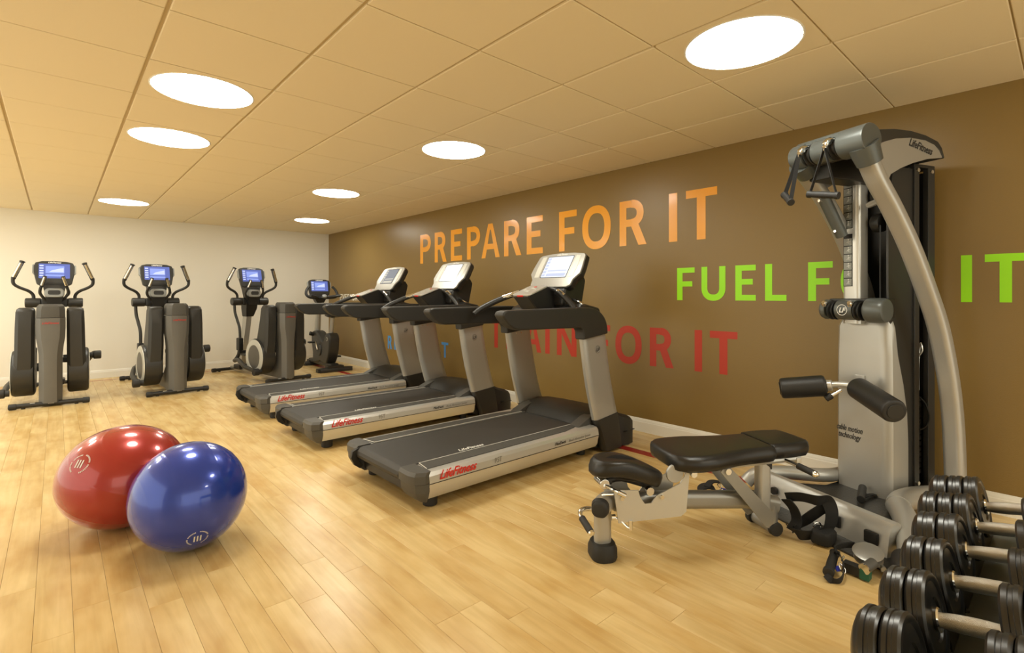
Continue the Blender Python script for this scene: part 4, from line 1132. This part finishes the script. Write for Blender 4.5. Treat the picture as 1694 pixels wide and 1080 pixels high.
# ------------------------------------------------------------------ adjustable bench
def make_bench():
    rz = R(90 - 120.5)
    t = empty('weight_bench', (1.964, 1.546, 0), rz, 'adjustable weight bench with black padding in front of the pulley machine', 'weight bench')
    # front post with rubber foot
    m = MB(); m.loft([[(a, b, z) for a, b in rrect(.085, .062, .03)] for z in (.05, .235)]); m.link('front_post', 'silver', t)
    m = MB(); m.loft([[(a * f, b * g, z) for a, b in rrect(.13, .15, .055, 6)] for z, f, g in ((0, .92, .95), (.012, 1, 1), (.05, .99, .99), (.075, .85, .82))]); m.link('rubber_foot', 'rubber', t, smooth=50)
    # cross tube on top of the post, capped towards the room
    sec = [(p[0] / .05, p[1] / .05) for p in rrect(.082, .086, .034, 5)]
    m = MB(); m.tube([(-.035, -.065, .268), (.02, .0, .266), (.075, .035, .263)], .05, sec=sec, up=(0, 0, 1), smooth=3); m.link('cross_tube', 'silver_light', t, smooth=50)
    m = MB(); m.tube([(-.048, -.088, .268), (-.036, -.066, .268)], [.046, .0515], sec=sec, up=(0, 0, 1)); m.tube([(-.058, -.102, .268), (-.048, -.088, .268)], [.030, .046], sec=sec, up=(0, 0, 1)); m.link('tube_cap', 'rubber', t, smooth=60)
    # long spine running back and down
    sec2 = [(p[0] / .05, p[1] / .05) for p in rrect(.068, .090, .030, 5)]
    m = MB(); m.tube([(.06, .0, .262), (.40, .01, .240), (.80, .02, .205), (.98, .02, .16)], .05, sec=sec2, up=(0, 0, 1)); m.link('spine', 'silver_dark', t, smooth=50)
    m = MB(); m.tube([(.96, .01, .045), (.96, .16, .045)], .033, 14); m.cyl((.95, .02, .05), (.95, .02, .17), .035, 14); rf = m.link('rear_foot', 'silver_dark', t)
    m = MB(); m.cyl((.96, -.02, .045), (.96, .015, .045), .037, 16, bev=.008); m.cyl((.95, .15, .045), (.95, .185, .045), .038, 16, bev=.008); m.link('foot_cap', 'rubber', rf)
    # side plates holding the hinges
    plate = [(.030, .345), (.055, .185), (.380, .190), (.408, .210), (.430, .440), (.415, .445), (.400, .385), (.375, .350), (.250, .300), (.225, .268), (.190, .266), (.165, .300), (.155, .335)]
    for y in (-.066, .076):
        m = MB(); m.prism(plate, y - .003, y + .003, 'xz'); pl = m.link('side_plate', 'silver_light', t, smooth=0)
        m = MB()
        for x, z in ((.275, .295), (.070, .305)): m.cyl((x, y - .003, z), (x, y - .014, z), .011, 8)
        m.link('bolt', 'chrome', pl)
    # hinge discs of the back pad
    m = MB(); m.cyl((.345, -.078, .402), (.345, -.060, .402), .045, 24, bev=.005); m.link('hinge_disc', 'silver', t)
    m = MB(); m.cyl((.425, -.10, .405), (.425, .10, .405), .010, 12); m.cyl((.425, -.115, .405), (.425, -.095, .405), .016, 10); m.link('hinge_pin', 'chrome', t)
    # saddle seat, tipped down towards the back pad
    M = Matrix.Translation((.130, .0, .425)) @ Euler((0, R(19), 0)).to_matrix().to_4x4()
    m = MB()
    prof = []
    for z, f in ((-.036, .80), (-.030, .93), (-.010, 1.0), (.012, 1.0), (.030, .93), (.038, .78), (.040, .4)):
        lp = []
        for k in range(36):
            a = 2 * PI * k / 36; c, s_ = math.cos(a), math.sin(a)
            x = .185 * math.copysign(abs(c) ** .75, c); hw = .085 + .030 * (1 - c) * .5 + (.0 if c < .6 else 0)
            y = hw * math.copysign(abs(s_) ** .8, s_)
            sag = .012 * math.cos(y / hw * 1.2) * (1 if z > 0 else .3)
            lp.append(M @ Vector((x * (1 - (1 - f) * .5), y * f, z + sag - .05 * (x / .185) ** 2 * (1 if x < 0 else .4))))
        prof.append(lp)
    m.loft(prof); seat = m.link('seat_pad', 'leather', t, smooth=60)
    m = MB(); m.tube([(.02, 0, .365), (.10, 0, .375), (.25, 0, .325)], .018, 10, 3); m.box(-.02, .04, -.03, .03, .355, .385, bev=.006); m.link('seat_bracket', 'plastic', t)
    m = MB(); m.cyl((-.005, -.045, .365), (-.005, .045, .365), .025, 16, bev=.004); m.tube([(-.005, -.045, .36), (.03, -.066, .345), (.085, -.075, .318)], .008, 8, 3); m.cyl((.05, -.07, .335), (.085, -.082, .318), .012, 10)
    m.tube([(-.03, -.06, .325), (.03, -.06, .322)], .006, 8); m.cyl((.215, -.075, .325), (.215, -.05, .325), .02, 12); m.link('seat_linkage', 'chrome', t)
    # release lever under the tube
    m = MB(); m.tube([(.03, -.05, .205), (.06, -.06, .200), (.095, -.068, .165), (.115, -.07, .158)], .007, 8, 3); m.cyl((.025, -.05, .208), (.045, -.052, .208), .014, 10); m.cyl((.115, -.07, .15), (.115, -.07, .195), .010, 10); m.link('release_lever', 'chrome', t)
    # hand grip at the front: chrome bend with rubber sleeve
    m = MB(); m.tube([(.0, -.03, .228), (-.06, .00, .236), (-.105, .0, .235), (-.122, -.03, .222), (-.112, -.11, .195)], .011, 10, 5); fg = m.link('front_handle', 'chrome', t)
    m = MB(); m.cyl((-.121, -.045, .217), (-.107, -.130, .187), .0165, 14, bev=.003); m.link('grip', 'rubber', fg)
    m = MB(); m.lathe([(.012, 0), (.017, .004), (.014, .012), (.004, .016)], (-.107, -.130, .187), (.16, -.93, -.32), 14); m.link('grip_end', 'chrome', fg)
    # back pad: tapered, waisted
    def pad(stations, z0, th, name, par=None):
        """stations: x, half width"""
        cross = [(-1, .0, .30), (-1.0, .0, .62), (-.93, 0, .88), (-.78, 0, 1.0), (0, 0, 1.02), (.78, 0, 1.0), (.93, 0, .88), (1.0, 0, .62), (1.0, 0, .30), (.88, 0, .0), (0, 0, -.02), (-.88, 0, .0)]
        m = MB(); m.loft([[(x, y0 + c[0] * hw, z0 + dz + th * (.5 + (c[2] - .5) * k)) for c in cross] for x, hw, y0, k, dz in stations])
        return m.link(name, 'leather', t, smooth=50)
    YC = .045
    pz = lambda x: .418 + (x - .35) * .018
    st = []
    for x, hw, k in ((.325, .06, .55), (.332, .115, .80), (.35, .155, .93), (.39, .190, 1), (.46, .205, 1), (.54, .200, 1), (.62, .175, 1), (.70, .158, 1), (.78, .150, 1), (.86, .147, 1), (.885, .145, .97), (.892, .140, .85)):
        st.append((x, hw, YC, k, pz(x) - .418))
    pad(st, .418, .078, 'back_pad')
    st = []
    for x, hw, k in ((.896, .140, .85), (.903, .146, .97), (.94, .148, 1), (1.03, .146, 1), (1.10, .135, .97), (1.128, .110, .85), (1.136, .08, .6)):
        st.append((x, hw, YC + .02, k, pz(x) - .418))
    pad(st, .422, .078, 'head_pad')
    # pad frame, rear grip, upright leg, slanted links
    m = MB()
    for y in (-.03, .11): m.tube([(.42, y, .400), (.70, y, .408), (1.08, y, .418)], .017, 8)
    m.box(1.05, 1.08, -.05, .14, .395, .425, bev=.004); m.link('pad_frame', 'silver_light', t)
    m = MB(); m.tube([(.98, -.02, .415), (.995, -.08, .412), (1.015, -.195, .400)], .010, 10, 3); rg = m.link('rear_handle', 'chrome', t)
    m = MB(); m.cyl((1.000, -.115, .409), (1.016, -.205, .399), .0165, 14, bev=.003); m.link('grip', 'rubber', rg)
    m = MB(); m.lathe([(.016, 0), (.0175, .006), (.012, .018), (.003, .022)], (1.016, -.205, .399), (.18, -.95, -.10), 14); m.link('grip_end', 'chrome', rg)
    m = MB(); m.loft([[(.885 + a, .0 + b, z) for a, b in rrect(.070, .058, .018)] for z in (.15, .405)]); m.link('rear_post', 'silver', t)
    m = MB(); m.prism([(.85, .42), (.92, .42), (.92, .365), (.905, .38), (.87, .405)], -.031, .031, 'xz', bev=.004); m.link('post_cap', 'rubber', t)
    for y in (-.052, .095):
        m = MB(); m.prism([(.605, .385), (.625, .405), (.665, .398), (.92, .14), (.90, .095), (.865, .085)], y - .004, y + .004, 'xz'); lk = m.link('slant_link', 'silver_dark', t, smooth=0)
        m = MB(); m.cyl((.645, y - .004, .385), (.645, y - .012, .385), .016, 12); m.link('bolt', 'chrome', lk)
    return t
make_bench()

# ------------------------------------------------------------------ loose cable attachments
def unproj(u, v, z):
    x = (u - 857) / FPX; y = -(v - 489) / FPX
    r = Vector((math.sin(YAW) + x * math.cos(YAW), math.cos(YAW) - x * math.sin(YAW), y))
    k = (z - EYE) / r.z
    p = r * k; p.z = z
    return p
# webbing strap slumped over the floor plate
o = unproj(1345, 880, .01)
t = empty('ankle_strap', o, 0, 'wide black webbing strap slumped on the machine base', 'strap')
def rel(u, v, z, o): return unproj(u, v, z) - o
m = MB()
strap(m, [rel(1300, 822, .20, o), rel(1325, 822, .215, o), rel(1352, 828, .215, o), rel(1368, 828, .21, o), rel(1376, 848, .15, o), rel(1372, 870, .08, o), rel(1355, 882, .045, o), rel(1325, 885, .04, o), rel(1305, 872, .05, o)], .032, .002, (.5, .5, .3))
m.link('webbing_loop', 'webbing', t, smooth=60)
m = MB(); strap(m, [rel(1312, 876, .035, o), rel(1330, 862, .07, o), rel(1350, 848, .13, o), rel(1366, 838, .17, o)], .030, .003, (.6, .2, .4)); m.link('webbing_tail', 'webbing', t, smooth=60)
m = MB(); strap(m, [rel(1300, 826, .19, o), rel(1313, 842, .14, o), rel(1318, 862, .08, o), rel(1310, 878, .035, o)], .030, .003, (.7, -.2, .2)); m.link('webbing_tail', 'webbing', t, smooth=60)
m = MB(); m.loft([[rel(1362, 884, .045, o) + Vector((a * f, b * f, z)) for a, b in rrect(.13, .10, .03)] for z, f in ((-.035, .9), (-.02, 1), (.012, 1), (.025, .85))]); m.link('padded_cuff', 'webbing', t, smooth=50)
m = MB(); rp = [rel(1352, 870, .075, o) + Vector((.018 * math.cos(a), -.012 * math.cos(a), .02 * math.sin(a))) for a in [2 * PI * k / 10 for k in range(10)]]
m.tube(rp, .0035, 8, 2, closed=True); m.link('ring', 'chrome', t)

# black cuff with blue webbing left of the bench
o = unproj(1180, 824, .0)
t = empty('ankle_cuff', o, 0, 'black ankle cuff with blue webbing and buckle on the floor behind the bench', 'strap')
m = MB(); c = rel(1171, 814, .040, o)
prof = [c + Vector((.055 * math.cos(a) * .74, -.055 * math.cos(a) * .67, .036 * math.sin(a))) for a in [2 * PI * k / 18 for k in range(18)]]
ax = Vector((.60, .55, .1)).normalized()
m.loft([[p - ax * .02 for p in prof], [p * 1 + ax * .05 for p in prof], [c + (p - c) * .78 + ax * .05 for p in prof], [c + (p - c) * .78 - ax * .02 for p in prof]], cap=False, closed=True); m.link('cuff', 'webbing', t, smooth=50)
m = MB(); strap(m, [c + Vector((-.01, 0, .035)), c + Vector((.04, .0, .055)), c + Vector((.09, -.03, .05)), c + Vector((.13, -.06, .03))], .02, .004, (0, 0, 1)); m.link('cuff_flap', 'webbing', t, smooth=50)
m = MB(); strap(m, [rel(1192, 808, .035, o), rel(1201, 811, .03, o), rel(1216, 816, .015, o)], .020, .002, (0, 0, 1)); m.link('blue_webbing', 'blue_strap', t, smooth=50)
m = MB(); q = rel(1191, 808, .045, o); m.tube([q + Vector(p) for p in ((0, -.02, -.01), (.02, -.01, -.01), (.02, .01, .02), (-.005, .015, .02))], .0032, 8, 3, closed=True); m.link('buckle', 'chrome', t)

# handle and pulley pile in front of the machine
o = unproj(1385, 945, 0)
t = empty('stirrup', o, 0, 'black stirrup handle lying on the floor beside the loose pulley', 'cable attachment')
m = MB(); h0, h1 = rel(1370, 948, .035, o), rel(1381, 915, .055, o); dd = (h1 - h0)
m.lathe([(.017, 0), (.023, .003), (.023, .02), (.018, .028), (.020, dd.length * .5), (.018, dd.length - .02), (.022, dd.length)], h0, dd.normalized(), 18); m.link('grip', 'rubber', t)
m = MB(); strap(m, [rel(1366, 950, .03, o), rel(1378, 961, .012, o), rel(1392, 958, .02, o), rel(1396, 938, .045, o), rel(1390, 918, .075, o), rel(1380, 908, .085, o), rel(1395, 902, .09, o), rel(1412, 901, .085, o)], .015, .002, (.3, .8, .2)); m.link('strap', 'webbing', t, smooth=60)
m = MB(); strap(m, [rel(1383, 936, .04, o), rel(1388, 945, .025, o)], .010, .002, (0, 0, 1)); m.link('blue_tab', 'blue_strap', t)
m = MB(); q = rel(1388, 940, .04, o); m.tube([q + Vector(p) for p in ((0, -.02, -.015), (.012, -.02, 0), (0, .0, .025), (-.012, -.01, .0))], .0028, 8, 3, closed=True); m.link('ring', 'chrome', t)

o = unproj(1425, 945, 0)
t = empty('loose_pulley', o, 0, 'loose pulley block with twin grey discs on the edge of the machine base', 'pulley')
ax = Vector((-.30, -.05, .95)).normalized()
c = rel(1436, 914, .085, o)
m = MB(); m.lathe([(.010, 0), (.058, .001), (.062, .004), (.050, .008), (.01, .010)], c, ax, 36); m.link('disc', 'silver_dark', t)
m = MB(); m.lathe([(.010, 0), (.055, .001), (.058, .004), (.045, .008), (.01, .010)], c - ax * .035, ax, 36); m.link('disc', 'silver_dark', t)
m = MB(); m.lathe([(.035, 0), (.035, .033)], c - ax * .03, ax, 24); m.cyl(c, c - ax * .08, .012, 12); m.link('pulley_core', 'rubber', t)
m = MB(); p0, p1 = rel(1396, 934, .030, o), rel(1437, 950, .028, o); dd = (p1 - p0).normalized()
m.tube([p0, p1], 1, sec=[(-.020, -.020), (.020, -.020), (.020, .020), (-.020, .020)], up=(0, 0, 1)); m.link('frame_bar', 'plastic', t)
m = MB(); q0 = rel(1424, 946, .029, o); m.tube([q0, rel(1440, 952, .028, o)], 1, sec=[(-.0215, -.0215), (.0215, -.0215), (.0215, .0215), (-.0215, .0215)], up=(0, 0, 1)); m.link('green_end', 'green_tag', t)
m = MB(); m.cyl(rel(1431, 940, .06, o), rel(1446, 930, .075, o), .022, 18, bev=.005); m.link('sleeve', 'cap_grey', t)
m = MB(); m.lathe([(.023, 0), (.024, .008)], rel(1431, 940, .06, o), (rel(1431, 940, .06, o) - rel(1446, 930, .075, o)).normalized(), 18); m.tube([rel(1396, 920, .055, o), rel(1393, 926, .05, o), rel(1395, 932, .04, o)], .004, 8, 4); m.link('clip', 'chrome', t)
m = MB(); m.loft([[rel(1459, 940, .02, o) + Vector((a, b * .3 + a * .1, z)) for a, b in rrect(.04, .03, .01)] for z in (-.01, .045)]); m.cyl(rel(1459, 938, .04, o), rel(1459, 938, .04, o) + Vector((-.02, -.012, 0)), .012, 12); m.link('pivot_plate', 'silver_dark', t)

# short handle with chain lying on the tread of the machine
o = unproj(1430, 826, .092)
t = empty('pull_rope', o, 0, 'short black grip with a chain lying on the machine tread plate', 'cable attachment')
m = MB(); p0, p1 = rel(1422, 823, .112, o), rel(1430, 811, .125, o); dd = p1 - p0
m.cyl(rel(1424, 826, .112, o), rel(1427, 806, .128, o) , .021, 18, bev=.004); m.link('grip', 'rubber', t)
m = MB(); strap(m, [rel(1428, 822, .11, o), rel(1440, 818, .108, o), rel(1450, 818, .10, o)], .012, .002, (0, 0, 1)); m.link('strap', 'webbing', t)
m = MB()
for k in range(5):
    q = rel(1452 + k * 4, 819 + k * .7, .102, o)
    m.tube([q + Vector(p) for p in ((.007, 0, 0), (0, .004 * (k % 2), .004), (-.007, 0, 0), (0, -.004, -.004 * (k % 2)))], .002, 6, 2, closed=True)
m.link('chain', 'chrome', t)

# ------------------------------------------------------------------ dumbbell rack
TILT = R(11.3); ZAX = EYE - .62; YIN = .175
def DB(x, s, n, tl=TILT):
    """point on the rack: s along the shelf (towards the room), n above the shelf axis"""
    return Vector((x, YIN + s * math.cos(tl) + n * math.sin(tl), ZAX - s * math.sin(tl) + n * math.cos(tl)))
t = empty('dumbbell_rack', (1.52, .12, 0), 0, 'dark grey sloping dumbbell rack in the near right corner', 'rack')
o = Vector((1.52, .12, 0))
def slab(m, x0, x1, s0, s1, n0, n1, bev=.004):
    b = bmesh.new(); bmesh.ops.create_cube(b, size=1)
    for v in b.verts: v.co = Vector(((v.co.x + .5) * (x1 - x0) + x0, (v.co.y + .5) * (s1 - s0) + s0, (v.co.z + .5) * (n1 - n0) + n0))
    if bev: bmesh.ops.bevel(b, geom=b.edges[:], offset=bev, segments=2, affect='EDGES')
    for v in b.verts: v.co = DB(v.co.x, v.co.y, v.co.z) - o
    m.merge(b)
XA, XB = .93, 2.16
m = MB(); slab(m, XA, XB, -.115, .030, -.122, -.108); m.link('shelf_tray', 'gym_grey', t)
m = MB()
for xb in (1.15, 1.55, 1.93):
    for s in (-.10, .015): 
        q = DB(xb, s, -.108) - o; m.lathe([(.008, 0), (.008, .004), (.003, .006)], q, (0, .2, 1), 10)
m.link('bolt', 'ink_dark', t)
for s0, s1 in ((.030, .060), (-.145, -.115)):
    m = MB(); slab(m, XA, XB, s0, s1, -.150, -.085); m.link('shelf_rail', 'rubber', t)
XS = [1.055 + .1925 * k for k in range(6)]
for k in range(6):
    for s0, s1 in ((.012, .075), (-.175, -.112)):
        m = MB()
        pr = [(XS[k] - .088, -.128), (XS[k] + .088, -.128), (XS[k] + .088, -.052)] + [(XS[k] + .086 * math.sin(R(a)), -.086 * math.cos(R(a))) for a in (50, 30, 10, -10, -30, -50)] + [(XS[k] - .088, -.052)]
        m.loft([[DB(x, s, n) - o for x, n in pr] for s in (s0, s1)]); m.link('saddle', 'plastic', t, smooth=0)
for xx in (XA + .03, XB - .03):
    m = MB(); m.tube([DB(xx, .04, -.15) - o, Vector((xx, .20, .30)) - o, Vector((xx, .16, .03)) - o], .028, 10)
    m.tube([DB(xx, -.13, -.13) - o, Vector((xx, -.02, .03)) - o], .028, 10); m.link('upright', 'gym_grey', t)
    m = MB(); m.box(xx - .035 - o.x, xx + .035 - o.x, -.20 - o.y, .34 - o.y, 0, .05, bev=.008); m.link('floor_runner', 'gym_grey', t)
m = MB(); m.box(XA - o.x, XB - o.x, -.06 - o.y, .24 - o.y, .235, .25, bev=.004); m.link('lower_tray', 'gym_grey', t)

def dumbbell(x, nd, hl, rad, label):
    t = empty('dumbbell', DB(x, -.05, 0), 0, label, 'dumbbell', 'dumbbells on the sloping rack')
    o = DB(x, -.05, 0); ax = (DB(x, 1, 0) - DB(x, 0, 0)).normalized()
    HL = .100
    m = MB(); c0 = -HL / 2 - .03; 
    m.lathe([(.013, -HL / 2 - .02), (.0135, -HL / 2 + .006), (.0155, -HL / 4), (.0160, 0), (.0155, HL / 4), (.0135, HL / 2 - .006), (.013, HL / 2 + .02)], (0, 0, 0), ax, 20)
    m.link('handle', 'steel_knurl', t)
    cap = .012
    dl = (hl - cap) / nd
    for s in (-1, 1):
        m = MB(); m.lathe([(.020, HL / 2 - .004), (.022, HL / 2 - .001), (.020, HL / 2 + .006)], (0, 0, 0), ax * s, 20); m.link('collar', 'chrome', t)
        for k in range(nd):
            a = HL / 2 + k * dl
            r_ = rad
            m = MB()
            m.lathe([(r_ * .42, a + .005), (r_ * .46, a + .0015), (r_ * .78, a + .004) , (r_ * .86, a + .0005), (r_ - .004, a + .0010), (r_, a + .005), (r_, a + dl * .38), (r_ - .0022, a + dl * .42), (r_ - .0022, a + dl * .58), (r_, a + dl * .62), (r_, a + dl - .006), (r_ - .005, a + dl - .001), (r_ * .5, a + dl - .001)], (0, 0, 0), ax * s, 56)
            m.link('weight_disc', 'rubber_gloss', t, smooth=32)
        a = HL / 2 + hl - cap
        m = MB(); m.lathe([(rad - .006, a - .001), (rad - .010, a + .005), (rad * .72, a + cap), (rad * .3, a + cap + .001)], (0, 0, 0), ax * s, 48); m.link('end_plate', 'rubber_gloss', t, smooth=40)
    return t
names = ['nearest black dumbbell on the rack, cut off by the bottom edge', 'second black dumbbell from the near end of the rack, two discs a side',
         'third black dumbbell from the near end of the rack', 'fourth black dumbbell from the near end of the rack',
         'fifth black dumbbell of the rack, three discs a side, next to the farthest', 'farthest black dumbbell on the rack, three discs a side, before the baseboard']
for k, (nd, hl) in enumerate(((2, .078), (2, .080), (2, .082), (2, .095), (3, .115), (3, .120))):
    dumbbell(XS[k], nd, hl, .0835, names[k])
